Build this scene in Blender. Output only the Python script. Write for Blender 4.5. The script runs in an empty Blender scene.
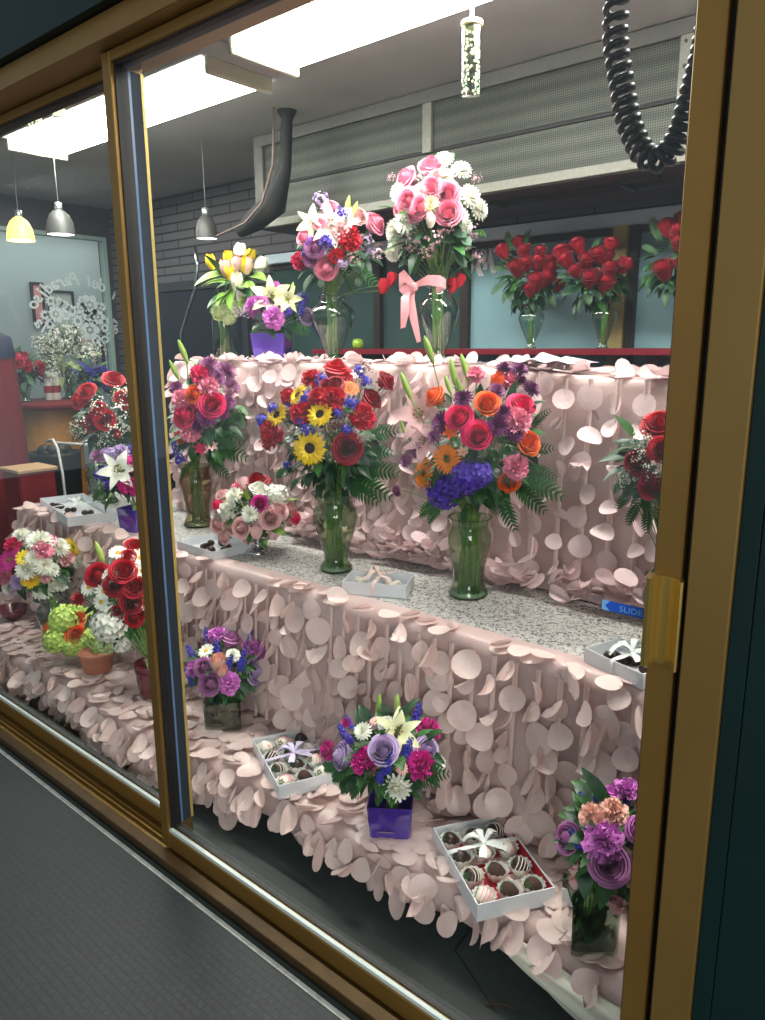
import bpy, math, random
from mathutils import Vector, Matrix
RND = random.Random(11)
PI = math.pi
sc = bpy.context.scene
COL = sc.collection
V = Vector

# ------------------------------------------------------------------ camera
FPX = 745.6
CAM = V((0.0, -1.12, 1.5))
CX = V((0.76143972, 0.13518584, -0.63398292))     # world X in camera axes (right, down, forward)
CY = V((0.64821003, -0.16749542, 0.74281158))
CD = V((0.00577163, 0.97656033, 0.21516648))
cd = bpy.data.cameras.new('camera'); cam = bpy.data.objects.new('camera', cd); COL.objects.link(cam)
cd.sensor_fit = 'HORIZONTAL'; cd.sensor_width = 36; cd.lens = FPX / 765 * 36
cd.clip_start = 0.02
right = V((CX[0], CY[0], -CD[0])); up = -V((CX[1], CY[1], -CD[1])); back = -V((CX[2], CY[2], -CD[2]))
cam.matrix_world = Matrix(((right[0], up[0], back[0], CAM[0]), (right[1], up[1], back[1], CAM[1]),
                           (right[2], up[2], back[2], CAM[2]), (0, 0, 0, 1)))
sc.camera = cam

def ray(px, py):
    r = V((px - 382.5, py - 510, FPX))
    return V((r.dot(CX), r.dot(CY), -r.dot(CD)))
def at(px, py, ax, c):
    """world point seen in the photograph at px, py on the plane x, y or z = c"""
    r = ray(px, py)
    return CAM + r * ((c - CAM[ax]) / r[ax])
def depth(p):
    d = V(p) - CAM
    return CX[2] * d[0] + CY[2] * d[1] - CD[2] * d[2]

# ------------------------------------------------------------------ world, light, exposure
def lin(c):
    return tuple(((x / 255) / 12.92 if x / 255 <= .04045 else ((x / 255 + .055) / 1.055) ** 2.4) for x in c[:3])
w = bpy.data.worlds.new('world'); sc.world = w; w.use_nodes = True
w.node_tree.nodes['Background'].inputs[0].default_value = (.62, .72, .80, 1)
w.node_tree.nodes['Background'].inputs[1].default_value = .4
def area(name, loc, rot, sx, sy, e, col=(1, 1, 1)):
    l = bpy.data.lights.new(name, 'AREA'); l.shape = 'RECTANGLE'; l.size = sx; l.size_y = sy; l.energy = e; l.color = col
    o = bpy.data.objects.new(name, l); COL.objects.link(o); o.location = loc; o.rotation_euler = rot
    return o
area('added_mall_fill', (-1.2, -2.6, 3.4), (math.radians(-30), 0, 0), 2.4, .6, 14, (1, .94, .84))  # unseen area light added for the door frame and outer floor
of_ = area('added_front_fill', (2.3, -3.2, 1.9), (0, 0, 0), 2.2, 1.7, 76, (1, .97, .94))  # added frontal fill for the cloth skirts, kept out of the glass reflections
of_.rotation_euler = (V((-1.5, .2, .7)) - V((2.3, -3.2, 1.9))).to_track_quat('-Z', 'Y').to_euler()
area('added_corridor_fill', (-7.0, 1.9, 2.55), (0, math.radians(10), 0), .7, 2.6, 13, (.93, 1, 1))  # unseen light added to brighten the wall beyond the left window
area('added_shop_fill', (-5.0, 1.6, 2.58), (0, 0, 0), 1.0, .5, 13, (1, .95, .88))  # added light inside the shop, brightens the window lettering
DIFFUSER = 23.0
sc.view_settings.view_transform = 'Standard'; sc.view_settings.look = 'None'
sc.view_settings.gamma = 1; sc.view_settings.use_curve_mapping = False
sc.view_settings.exposure = 0.5

# ------------------------------------------------------------------ materials
MATS = {}
def mat(name, c=(200, 200, 200), rough=.5, metal=0, var=0, vscale=30, bump=0, bscale=200, emit=0, spec=.5, sheen=0, coat=0, aniso=0):
    if name in MATS: return MATS[name]
    m = bpy.data.materials.new(name); m.use_nodes = True; nt = m.node_tree; b = nt.nodes['Principled BSDF']
    col = lin(c)
    b.inputs['Base Color'].default_value = (*col, 1); b.inputs['Roughness'].default_value = rough
    b.inputs['Metallic'].default_value = metal; b.inputs['Specular IOR Level'].default_value = spec
    b.inputs['Sheen Weight'].default_value = sheen; b.inputs['Coat Weight'].default_value = coat
    if emit:
        b.inputs['Emission Color'].default_value = (*col, 1); b.inputs['Emission Strength'].default_value = emit
    if var or bump:
        tc = nt.nodes.new('ShaderNodeTexCoord')
    if var:
        n = nt.nodes.new('ShaderNodeTexNoise'); n.inputs['Scale'].default_value = vscale; n.inputs['Detail'].default_value = 4
        r = nt.nodes.new('ShaderNodeValToRGB')
        r.color_ramp.elements[0].position = .3; r.color_ramp.elements[1].position = .7
        r.color_ramp.elements[0].color = (*[x * (1 - var) for x in col], 1)
        r.color_ramp.elements[1].color = (*[min(1, x * (1 + var)) for x in col], 1)
        nt.links.new(tc.outputs['Object'], n.inputs['Vector']); nt.links.new(n.outputs['Fac'], r.inputs['Fac'])
        nt.links.new(r.outputs['Color'], b.inputs['Base Color'])
    if bump:
        n2 = nt.nodes.new('ShaderNodeTexNoise'); n2.inputs['Scale'].default_value = bscale
        bp = nt.nodes.new('ShaderNodeBump'); bp.inputs['Strength'].default_value = bump; bp.inputs['Distance'].default_value = .002
        nt.links.new(tc.outputs['Object'], n2.inputs['Vector']); nt.links.new(n2.outputs['Fac'], bp.inputs['Height'])
        nt.links.new(bp.outputs['Normal'], b.inputs['Normal'])
    MATS[name] = m
    return m
def glass(name, tint=(245, 255, 250), edge=(150, 180, 170), refl=1.0, rough=.01):
    if name in MATS: return MATS[name]
    m = bpy.data.materials.new(name); m.use_nodes = True; nt = m.node_tree; nt.nodes.clear(); N = nt.nodes.new; L = nt.links.new
    out = N('ShaderNodeOutputMaterial'); mx = N('ShaderNodeMixShader'); tr = N('ShaderNodeBsdfTransparent'); gl = N('ShaderNodeBsdfGlossy')
    gl.inputs['Roughness'].default_value = rough
    lw = N('ShaderNodeLayerWeight'); lw.inputs['Blend'].default_value = .5       # facing = 1 - |cos|, same from both sides
    cr = N('ShaderNodeMix'); cr.data_type = 'RGBA'
    cr.inputs[6].default_value = (*lin(tint), 1); cr.inputs[7].default_value = (*lin(edge), 1)
    pe = N('ShaderNodeMath'); pe.operation = 'POWER'; pe.inputs[1].default_value = 2.5; L(lw.outputs['Facing'], pe.inputs[0])
    L(pe.outputs[0], cr.inputs[0]); L(cr.outputs[2], tr.inputs['Color'])
    fr = N('ShaderNodeMath'); fr.operation = 'POWER'; fr.inputs[1].default_value = 5; L(lw.outputs['Facing'], fr.inputs[0])
    mu = N('ShaderNodeMath'); mu.operation = 'MULTIPLY_ADD'; mu.inputs[1].default_value = .9 * refl; mu.inputs[2].default_value = .035 * refl; mu.use_clamp = True
    L(fr.outputs[0], mu.inputs[0]); L(mu.outputs[0], mx.inputs[0]); L(tr.outputs[0], mx.inputs[1]); L(gl.outputs[0], mx.inputs[2])
    L(mx.outputs[0], out.inputs[0])
    MATS[name] = m
    return m

GOLD = mat('gold anodised aluminium', (132, 101, 48), .42, .55, var=.06, vscale=6)
GOLD2 = mat('gold anodised jamb', (128, 102, 52), .45, .5, var=.06, vscale=5)
BRASS = mat('brass', (206, 176, 96), .25, .85)
BLACK = mat('black rubber', (14, 14, 18), .6)
DKGREEN = mat('dark green cladding', (6, 32, 31), .55, 0, spec=.25, var=.12, vscale=3)
ALU = mat('bright aluminium', (190, 196, 196), .35, .8)
GREYM = mat('grey painted metal', (104, 104, 100), .5, .2, var=.08)
PANE = glass('window glass', (251, 252, 251), (240, 246, 244), .9)
VGLASS = glass('clear vase glass', (222, 238, 230), (120, 150, 136), 3.2)
GGLASS = glass('green tinted vase glass', (214, 232, 206), (72, 104, 66), 2.6)
STEM = mat('flower stem', (116, 150, 76), .5, var=.25, vscale=60)
LEAF = mat('green leaf', (52, 98, 44), .42, var=.35, vscale=25)
LEAFD = mat('dark green leaf', (30, 66, 38), .42, var=.35, vscale=25)
LEAFG = mat('grey green eucalyptus leaf', (84, 118, 92), .5, var=.2, vscale=20)
LEAFL = mat('light green leaf', (128, 168, 70), .42, var=.2, vscale=20)
FERN = mat('fern green', (44, 92, 42), .5, var=.3, vscale=40)
YEL = mat('yellow stamen', (226, 186, 40), .7)
BROWNC = mat('dark brown seed disc', (52, 32, 18), .9, var=.5, vscale=300, bump=.8, bscale=400)

PAL = dict(red=(196, 8, 38), dred=(156, 6, 34), lred=(158, 4, 34), hot=(232, 36, 104), pink=(250, 152, 178), ltpink=(246, 196, 196), orange=(248, 108, 34),
           dorange=(250, 140, 16), yellow=(250, 210, 20), white=(246, 246, 232), cream=(240, 238, 190), lav=(196, 170, 214),
           mauve=(190, 122, 176), magenta=(206, 32, 140), lilac=(222, 130, 214), purple=(110, 44, 110), dpurple=(112, 34, 98),
           violet=(78, 46, 176), blue=(66, 60, 190), peach=(252, 196, 178), green=(196, 224, 110), ltgreen=(206, 226, 160),
           bud=(150, 182, 78), plum=(146, 78, 128), wax=(232, 190, 200), burg=(86, 20, 44), dusty=(236, 178, 178), tulipw=(250, 244, 226))
def pm(c): return mat('petal ' + c, PAL[c], .55, var=.10, vscale=1.5, sheen=.12)

# ------------------------------------------------------------------ mesh builder
class MB:
    def __init__(s): s.v = []; s.f = []; s.m = []
    def add(s, vs, fs, mi=0):
        o = len(s.v); s.v += [tuple(v) for v in vs]; s.f += [tuple(i + o for i in f) for f in fs]; s.m += [mi] * len(fs)
        return s
    def merge(s, b, M=None, mi=None):
        s.add([M @ V(v) for v in b.v] if M else b.v, [], 0)
        o = len(s.v) - len(b.v); s.f += [tuple(i + o for i in f) for f in b.f]; s.m += (b.m if mi is None else [mi] * len(b.m))
        return s
    def box(s, a, b, mi=0, bev=0):
        x0, x1 = sorted((a[0], b[0])); y0, y1 = sorted((a[1], b[1])); z0, z1 = sorted((a[2], b[2]))
        if not bev:
            return s.add([(x0, y0, z0), (x1, y0, z0), (x1, y1, z0), (x0, y1, z0), (x0, y0, z1), (x1, y0, z1), (x1, y1, z1), (x0, y1, z1)],
                         [(3, 2, 1, 0), (4, 5, 6, 7), (0, 1, 5, 4), (1, 2, 6, 5), (2, 3, 7, 6), (3, 0, 4, 7)], mi)
        e = bev; vs = []
        for z, i in ((z0, e), (z0 + e, 0), (z1 - e, 0), (z1, e)):
            X0, X1, Y0, Y1 = x0 + i, x1 - i, y0 + i, y1 - i; c = e if i == 0 else e * .4
            vs += [(X0 + c, Y0, z), (X1 - c, Y0, z), (X1, Y0 + c, z), (X1, Y1 - c, z), (X1 - c, Y1, z), (X0 + c, Y1, z), (X0, Y1 - c, z), (X0, Y0 + c, z)]
        fs = [tuple(range(7, -1, -1)), tuple(range(24, 32))]
        for k in range(3):
            for i in range(8): fs.append((k * 8 + i, k * 8 + (i + 1) % 8, k * 8 + 8 + (i + 1) % 8, k * 8 + 8 + i))
        return s.add(vs, fs, mi)
    def lathe(s, prof, n=24, mi=0, c=(0, 0, 0), capb=False, capt=False, ripple=0, rn=0):
        vs = []
        for r, z in prof:
            for i in range(n):
                a = 2 * PI * i / n; rr = r * (1 + ripple * math.cos(rn * a))
                vs.append((c[0] + rr * math.cos(a), c[1] + rr * math.sin(a), c[2] + z))
        fs = [(k * n + i, k * n + (i + 1) % n, (k + 1) * n + (i + 1) % n, (k + 1) * n + i) for k in range(len(prof) - 1) for i in range(n)]
        if capb: fs.append(tuple(range(n - 1, -1, -1)))
        if capt: fs.append(tuple((len(prof) - 1) * n + i for i in range(n)))
        return s.add(vs, fs, mi)
    def tube(s, pts, r, n=6, mi=0, cap=True):
        pts = [V(p) for p in pts]; vs = []; prev = None
        for i, p in enumerate(pts):
            t = (pts[min(i + 1, len(pts) - 1)] - pts[max(i - 1, 0)]).normalized()
            if prev is None: a = t.orthogonal().normalized()
            else:
                a = prev - t * prev.dot(t); a = a.normalized() if a.length > 1e-6 else t.orthogonal().normalized()
            prev = a; b = t.cross(a); rr = r[i] if isinstance(r, (list, tuple)) else r
            for k in range(n):
                th = 2 * PI * k / n; vs.append(p + (a * math.cos(th) + b * math.sin(th)) * rr)
        fs = [(k * n + i, k * n + (i + 1) % n, (k + 1) * n + (i + 1) % n, (k + 1) * n + i) for k in range(len(pts) - 1) for i in range(n)]
        if cap: fs += [tuple(range(n - 1, -1, -1)), tuple((len(pts) - 1) * n + i for i in range(n))]
        return s.add(vs, fs, mi)
    def grid(s, rows, mi=0):
        h, w_ = len(rows), len(rows[0]); vs = [p for r in rows for p in r]
        return s.add(vs, [(j * w_ + i, j * w_ + i + 1, (j + 1) * w_ + i + 1, (j + 1) * w_ + i) for j in range(h - 1) for i in range(w_ - 1)], mi)
    def ball(s, c, r, n=10, mi=0, sq=(1, 1, 1)):
        k = max(5, n // 2 + 1); vs = []; 
        for j in range(k + 1):
            ph = PI * j / k
            for i in range(n):
                a = 2 * PI * i / n
                vs.append((c[0] + r * sq[0] * math.sin(ph) * math.cos(a), c[1] + r * sq[1] * math.sin(ph) * math.sin(a), c[2] - r * sq[2] * math.cos(ph)))
        return s.add(vs, [(j * n + i, j * n + (i + 1) % n, (j + 1) * n + (i + 1) % n, (j + 1) * n + i) for j in range(k) for i in range(n)], mi)
    def mesh(s, name, mats, smooth=True):
        me = bpy.data.meshes.new(name); me.from_pydata(s.v, [], s.f)
        for m in (mats if isinstance(mats, (list, tuple)) else [mats]): me.materials.append(m)
        me.polygons.foreach_set('material_index', s.m); me.polygons.foreach_set('use_smooth', [smooth] * len(s.f))
        me.update(); return me
    def build(s, name, mats, parent=None, loc=(0, 0, 0), smooth=True, auto=None):
        o = bpy.data.objects.new(name, s.mesh(name, mats, smooth)); COL.objects.link(o); o.location = loc
        if parent: o.parent = parent
        if auto is not None:
            o.data.polygons.foreach_set('use_smooth', [False] * len(o.data.polygons))
        return o
def link(name, me, parent, M=None):
    o = bpy.data.objects.new(name, me); COL.objects.link(o); o.parent = parent
    if M is not None: o.matrix_local = M
    return o
def tag(o, label=None, cat=None, group=None, kind=None):
    if label: o['label'] = label
    if cat: o['category'] = cat
    if group: o['group'] = group
    if kind: o['kind'] = kind
    return o
def empty(name, loc=(0, 0, 0), rz=0, **k):
    o = bpy.data.objects.new(name, None); COL.objects.link(o); o.location = loc; o.rotation_euler = (0, 0, rz); o.empty_display_size = .05
    return tag(o, **k)
def struct(name, mb, m, parent=None, smooth=False):
    o = mb.build(name, m, parent, smooth=smooth)
    if not parent: o['kind'] = 'structure'
    return o
def frame_M(p, z, s=1.0, roll=0.0):
    q = V(z).normalized().to_track_quat('Z', 'Y')
    return Matrix.Translation(p) @ q.to_matrix().to_4x4() @ Matrix.Rotation(roll, 4, 'Z') @ Matrix.Scale(s, 4)
def axis_M(p, x, zh, s=1.0):
    x = V(x).normalized(); z = V(zh) - x * V(zh).dot(x); z = z.normalized() if z.length > 1e-5 else x.orthogonal().normalized(); y = z.cross(x)
    return Matrix.Translation(p) @ Matrix(((x[0], y[0], z[0], 0), (x[1], y[1], z[1], 0), (x[2], y[2], z[2], 0), (0, 0, 0, 1))) @ Matrix.Scale(s, 4)
def text_mesh(body, size, shear=0, extrude=.0008, bold=0.0):
    c = bpy.data.curves.new('t', 'FONT'); c.body = body; c.size = size; c.shear = shear; c.extrude = extrude; c.align_x = 'CENTER'; c.resolution_u = 3; c.offset = size * bold
    o = bpy.data.objects.new('t', c); COL.objects.link(o); bpy.context.view_layer.update()
    me = bpy.data.meshes.new_from_object(o.evaluated_get(bpy.context.evaluated_depsgraph_get()))
    b = MB(); b.add([v.co[:] for v in me.vertices], [tuple(p.vertices) for p in me.polygons])
    bpy.data.objects.remove(o); bpy.data.curves.remove(c); bpy.data.meshes.remove(me)
    return b

# ================================================================== STRUCTURE
ZC = 2.62
# outer floor
def floor_mat():
    m = mat('grey woven floor tile', (84, 90, 94), .55); nt = m.node_tree; b = nt.nodes['Principled BSDF']; N = nt.nodes.new; L = nt.links.new
    tc = N('ShaderNodeTexCoord'); br = N('ShaderNodeTexBrick'); br.inputs['Scale'].default_value = 1
    br.inputs['Brick Width'].default_value = .024; br.inputs['Row Height'].default_value = .019; br.inputs['Mortar Size'].default_value = .0018
    br.inputs['Mortar Smooth'].default_value = .6
    br.inputs['Color1'].default_value = (*lin((33, 42, 48)), 1); br.inputs['Color2'].default_value = (*lin((29, 38, 44)), 1); br.inputs['Mortar'].default_value = (*lin((22, 28, 32)), 1)
    no = N('ShaderNodeTexNoise'); no.inputs['Scale'].default_value = 110; no.inputs['Detail'].default_value = 5
    mx = N('ShaderNodeMix'); mx.data_type = 'RGBA'; mx.blend_type = 'OVERLAY'; mx.inputs[0].default_value = .85
    L(tc.outputs['Object'], br.inputs['Vector']); L(tc.outputs['Object'], no.inputs['Vector'])
    L(br.outputs['Color'], mx.inputs[6]); L(no.outputs['Color'], mx.inputs[7])
    hs = N('ShaderNodeHueSaturation'); hs.inputs['Saturation'].default_value = .45; L(mx.outputs[2], hs.inputs['Color']); L(hs.outputs[0], b.inputs['Base Color'])
    bp = N('ShaderNodeBump'); bp.inputs['Strength'].default_value = .3; bp.inputs['Distance'].default_value = .0015
    L(br.outputs['Fac'], bp.inputs['Height']); bp.invert = True; L(bp.outputs[0], b.inputs['Normal'])
    return m
struct('floor', MB().box((-9, -6, -.08), (3, .12, -.0)), floor_mat())
casefloor = mat('dark case floor', (58, 66, 66), .22, var=.25, vscale=4)
fb = MB().box((-9, .121, -.08), (1.2, 3.2, -.002))
struct('floor', fb, casefloor)
sm = MB()
p = at(455, 950, 2, 0); q = at(463, 1018, 2, 0)
sm.tube([(-.93, .47, .0005), (p.x, p.y, .0005), (-.72, .125, .0005)], .0016, 4)
struct('trim_1', sm, BLACK)
# pale line along the base of the frame
struct('trim_2', MB().box((-6, -.113, 0), (1, -.1, .003), bev=.001), mat('worn pale caulk', (196, 194, 184), .8, var=.25, vscale=40))
# ceiling and back structure
ceilm = mat('grey ceiling paint', (178, 178, 176), .6, var=.06, vscale=3)
struct('ceiling', MB().box((-9, .08, ZC), (1.2, 3.2, ZC + .1)), ceilm)
def brick_mat():
    m = mat('black painted brick', (44, 44, 46), .55); nt = m.node_tree; b = nt.nodes['Principled BSDF']; N = nt.nodes.new; L = nt.links.new
    tc = N('ShaderNodeTexCoord'); mp = N('ShaderNodeMapping'); mp.inputs['Rotation'].default_value = (PI / 2, 0, 0)
    br = N('ShaderNodeTexBrick'); br.inputs['Scale'].default_value = 1; br.inputs['Brick Width'].default_value = .42; br.inputs['Row Height'].default_value = .062
    br.inputs['Mortar Size'].default_value = .006
    br.inputs['Color1'].default_value = (*lin((92, 92, 96)), 1); br.inputs['Color2'].default_value = (*lin((80, 80, 86)), 1); br.inputs['Mortar'].default_value = (*lin((26, 26, 28)), 1)
    L(tc.outputs['Object'], mp.inputs['Vector']); L(mp.outputs[0], br.inputs['Vector']); L(br.outputs['Color'], b.inputs['Base Color'])
    bp = N('ShaderNodeBump'); bp.invert = True; bp.inputs['Strength'].default_value = .8; bp.inputs['Distance'].default_value = .01
    L(br.outputs['Fac'], bp.inputs['Height']); L(bp.outputs[0], b.inputs['Normal'])
    return m
BRICK = brick_mat()
YB = 2.42
struct('wall_back', MB().box((-6.1, YB, 0), (-4.02, YB + .12, ZC)).box((-4.02, YB, 2.1), (1.1, YB + .12, ZC)).box((-4.02, YB, 0), (1.1, YB + .12, 1.2)), BRICK)
wd = mat('near black wall paint', (52, 50, 52), .55, var=.1, vscale=4)
struct('wall_left', MB().box((-6.1, .1, 2.39), (-6, YB, ZC)).box((-6.1, .1, 0), (-6, .6, 2.39)).box((-6.1, 2.36, 0), (-6, YB, 2.39)), wd)
struct('wall_right', MB().box((.75, .1, 0), (.85, YB, ZC)), wd)
# navy door at the back left
dn = empty('door_3', (-5.0, YB, 0), kind='structure')
mat('navy door', (22, 30, 44), .4)
MB().box((-.72, -.03, 0), (.72, 0, 1.92), bev=.004).build('door_panel', MATS['navy door'], dn, smooth=False)
MB().box((-.78, -.045, 0), (-.72, 0, 1.98)).box((.72, -.045, 0), (.78, 0, 1.98)).box((-.72, -.045, 1.92), (.72, 0, 1.98)).build('door_frame', mat('charcoal trim', (44, 48, 54), .5), dn, smooth=False)
MB().tube([(.6, -.045, 1.02), (.6, -.08, 1.02), (.48, -.08, 1.02)], .01, 8).build('door_handle', ALU, dn)

# shop window on the left with mirrored lettering, and what lies beyond it
w4 = empty('window_4', (-6, 1.5, 0), kind='structure')
MB().box((-.014, -.88, .05), (-.006, .86, 2.37)).build('glass_pane', PANE, w4, smooth=False)
fr = MB()
for y0, y1 in ((-.9, -.86), (.84, .87)): fr.box((-.05, y0, 0), (.02, y1, 2.39))
fr.box((-.05, -.86, 0), (.02, .84, .06)).box((-.05, -.86, 2.36), (.02, .84, 2.39))
fr.build('window_frame', mat('pale teal frame', (150, 176, 170), .5), w4, smooth=False)
DEC = mat('white window lettering', (244, 250, 250), .6, spec=.2); _n = DEC.node_tree; _t = _n.nodes.new('ShaderNodeBsdfTranslucent'); _t.inputs[0].default_value = (.9, .95, .95, 1); _m = _n.nodes.new('ShaderNodeMixShader'); _m.inputs[0].default_value = .6
_n.links.new(_n.nodes['Principled BSDF'].outputs[0], _m.inputs[1]); _n.links.new(_t.outputs[0], _m.inputs[2]); _n.links.new(_m.outputs[0], _n.nodes['Material Output'].inputs[0])
lt = MB()
def arc_text(body, th0, th1, cc, ra, rb, size, flip):
    n = len(body)
    for i, ch in enumerate(body):
        if ch == ' ': continue
        th = th0 + (th1 - th0) * i / (n - 1)
        g = text_mesh(ch, size, .25, bold=.022)
        # the text faces the corridor (-x): local X runs along +y mirrored for a viewer inside
        rot = (th - PI / 2) if not flip else (th + PI / 2)
        py, pz = ra * math.cos(th), rb * math.sin(th)
        yv = -py
        M = Matrix.Translation((-5.994, cc.y + yv, cc.z + pz)) @ Matrix(((0, 0, -1, 0), (-1, 0, 0, 0), (0, 1, 0, 0), (0, 0, 0, 1))) @ Matrix.Rotation(rot, 4, 'Z')
        lt.merge(g, M)
arc_text('Fiori del Paradiso', math.radians(158), math.radians(36), V((-6, 2.11, 1.56)), .45, .44, .135, False)
arc_text('Vecchio, Italia', math.radians(212), math.radians(326), V((-6, 2.08, 1.90)), .44, .42, .13, True)
lt.build('lettering', DEC, w4, smooth=False).matrix_parent_inverse = Matrix.Translation((6, -1.5, 0))
fd = MB()
def flat_flower(px, py, r, n, big):
    c = at(px, py, 0, -5.994); u = V((0, 1, 0)); z = V((0, 0, 1))
    if big:
        for k in range(n):
            a = 2 * PI * k / n; cc2 = c + (u * math.cos(a) + z * math.sin(a)) * r * .58
            pts = [cc2 + (u * math.cos(t) * r * .3 + z * math.sin(t) * r * .3) for t in [2 * PI * j / 10 for j in range(10)]]
            fd.add(pts + [q_ + V((-.001, 0, 0)) for q_ in pts], [tuple(range(10)), tuple(range(19, 9, -1))])
        pts = [c + (u * math.cos(t) * r * .16 + z * math.sin(t) * r * .16) for t in [2 * PI * j / 8 for j in range(8)]]
        fd.add(pts, [tuple(range(8))])
    else:
        m_ = 20; o_ = [c + (u * math.cos(2 * PI * j / m_) + z * math.sin(2 * PI * j / m_)) * (r if j % 2 else r * .66) for j in range(m_)]
        i_ = [c + (u * math.cos(2 * PI * j / m_) + z * math.sin(2 * PI * j / m_)) * r * .3 for j in range(m_)]
        fd.add(o_ + i_, [(j, (j + 1) % m_, m_ + (j + 1) % m_, m_ + j) for j in range(m_)])
for px, py, r in ((51, 301, .05), (59, 302, .045), (65, 306, .05), (72, 311, .055), (78, 321, .06), (88, 317, .06), (102, 307, .045), (110, 321, .045), (105, 328, .045), (45, 315, .045), (50, 324, .05)):
    flat_flower(px, py, r, 8, False)
for px, py, r in ((56, 314, .085), (66, 315, .05), (90, 305, .10), (81, 308, .06), (98, 317, .08), (90, 330, .10), (82, 300, .04)):
    flat_flower(px, py, r, 6, True)
fd.build('flower_decal', DEC, w4, smooth=False).matrix_parent_inverse = Matrix.Translation((6, -1.5, 0))
beyond = mat('pale corridor wall', (168, 178, 176), .7, var=.05, vscale=2)
struct('wall_corridor', MB().box((-7.6, -1, 0), (-7.5, 4.2, 2.9)), beyond)
struct('ceiling_corridor', MB().box((-7.6, -1, 2.7), (-6.1, 4.2, 2.8)), beyond)

# ---------------------------------------------------------------- back windows over the ledge
def frosted(name, c, r=.3): return mat(name, c, r, 0, var=.08, vscale=2.5)
TEAL = frosted('frosted teal glass', (134, 174, 182)); DTEAL = frosted('dark green glass', (52, 76, 72), .12)
DKB = mat('dark bronze frame', (50, 44, 38), .45, .4)
for i, (x0, x1, m_) in enumerate(((-3.98, -3.05, DTEAL), (-3.0, -2.42, DTEAL), (-2.37, -1.56, TEAL), (-1.44, .7, TEAL))):
    wn = empty('window_%d' % (i + 5), ((x0 + x1) / 2, YB, 1.2), kind='structure')
    hw = (x1 - x0) / 2
    MB().box((-hw, -.006, .0), (hw, .004, .84)).build('glass_pane', m_, wn, smooth=False)
    MB().box((-hw, -.02, .80), (hw, -.007, .86)).box((-hw, -.02, 0), (hw, -.007, .03)).build('window_frame', DKB, wn, smooth=False)
bm = MB()
for x in (-3.025, -2.395): bm.box((x - .025, YB - .04, 1.2), (x + .025, YB, 2.05))
bm.box((-1.48, YB - .04, 1.2), (-1.44, YB, 2.04))
struct('trim_3', bm, DKB)
struct('trim_4', MB().box((-1.56, YB - .05, 1.2), (-1.485, YB, 2.04), bev=.003), mat('pale gold post', (176, 160, 104), .45, .3))
struct('trim_5', MB().box((-4.0, YB - .06, 2.035), (.7, YB - .001, 2.095), bev=.004), mat('pale blue painted beam', (196, 216, 226), .5))
LET = mat('pale lettering', (244, 252, 254), .6)
ll = MB()
c0 = at(494, 268, 1, YB - .012)
for ch, px, py, sz in (('R', 470, 277, .30), ('A', 481, 274, .28), ('N', 496, 269, .26), ('C', 551, 262, .26)):
    p_ = at(px, py, 1, YB - .012)
    ll.merge(text_mesh(ch, sz, .15), Matrix.Translation(p_) @ Matrix.Rotation(PI / 2, 4, 'X'))
_o = ll.build('window_lettering', LET, bpy.data.objects['window_7'], smooth=False); _o.matrix_parent_inverse = Matrix.Translation(-V(bpy.data.objects['window_7'].location))

# red ledge for the rose vases
YL = 2.1
led = MB().box((-3.3, YL, 1.452), (.5, YL + .3, 1.482), bev=.003)
led.box((-3.2, YL + .12, 0), (-3.15, YL + .2, 1.452)).box((.3, YL + .12, 0), (.35, YL + .2, 1.452)).box((-1.3, YL + .12, 0), (-1.25, YL + .2, 1.452))
tag(led.build('ledge', mat('dark red lacquer', (120, 18, 34), .35), smooth=False), 'dark red ledge running along the back windows under the red roses', 'shelf')

# ---------------------------------------------------------------- ventilation unit
def mesh_mat():
    m = mat('perforated grey grille', (96, 98, 90), .5, .3); nt = m.node_tree; b = nt.nodes['Principled BSDF']; N = nt.nodes.new; L = nt.links.new
    tc = N('ShaderNodeTexCoord'); mp = N('ShaderNodeMapping'); mp.inputs['Rotation'].default_value = (PI / 2, 0, 0)
    ck = N('ShaderNodeTexBrick'); ck.offset = 0; ck.inputs['Scale'].default_value = 1; ck.inputs['Brick Width'].default_value = .009; ck.inputs['Row Height'].default_value = .009
    ck.inputs['Mortar Size'].default_value = .0020
    ck.inputs['Color1'].default_value = (*lin((30, 32, 29)), 1); ck.inputs['Color2'].default_value = (*lin((34, 36, 32)), 1); ck.inputs['Mortar'].default_value = (*lin((80, 84, 76)), 1)
    wv = N('ShaderNodeTexWave'); wv.bands_direction = 'Z'; wv.inputs['Scale'].default_value = 5.2; wv.inputs['Distortion'].default_value = .3
    cr = N('ShaderNodeValToRGB'); cr.color_ramp.elements[0].color = (.72, .72, .72, 1); cr.color_ramp.elements[1].color = (1.25, 1.25, 1.2, 1)
    mx = N('ShaderNodeMix'); mx.data_type = 'RGBA'; mx.blend_type = 'MULTIPLY'; mx.inputs[0].default_value = 1
    L(tc.outputs['Object'], mp.inputs['Vector']); L(mp.outputs[0], ck.inputs['Vector']); L(tc.outputs['Object'], wv.inputs['Vector']); L(wv.outputs['Fac'], cr.inputs[0])
    L(ck.outputs['Color'], mx.inputs[6]); L(cr.outputs[0], mx.inputs[7]); L(mx.outputs[2], b.inputs['Base Color'])
    return m
GR = mesh_mat()
LTM = mat('pale grey painted frame', (134, 134, 124), .5, .1, var=.12, vscale=60)
vu = empty('ventilation_unit', (-1.9, 1.8, 2.14), label='long grey ventilation unit with perforated grilles under the ceiling', cat='ventilation unit')
def vb(name, x0, x1, z0, z1, y0, y1, m_, bev=.002):
    return MB().box((x0 + 1.9, y0 - 1.8, z0 - 2.14), (x1 + 1.9, y1 - 1.8, z1 - 2.14), bev=bev).build(name, m_, vu, smooth=False)
vb('casing', -3.4, .6, 2.14, 2.61, 1.83, YB - .002, mat('dark brown soffit', (64, 52, 50), .6))
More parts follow.
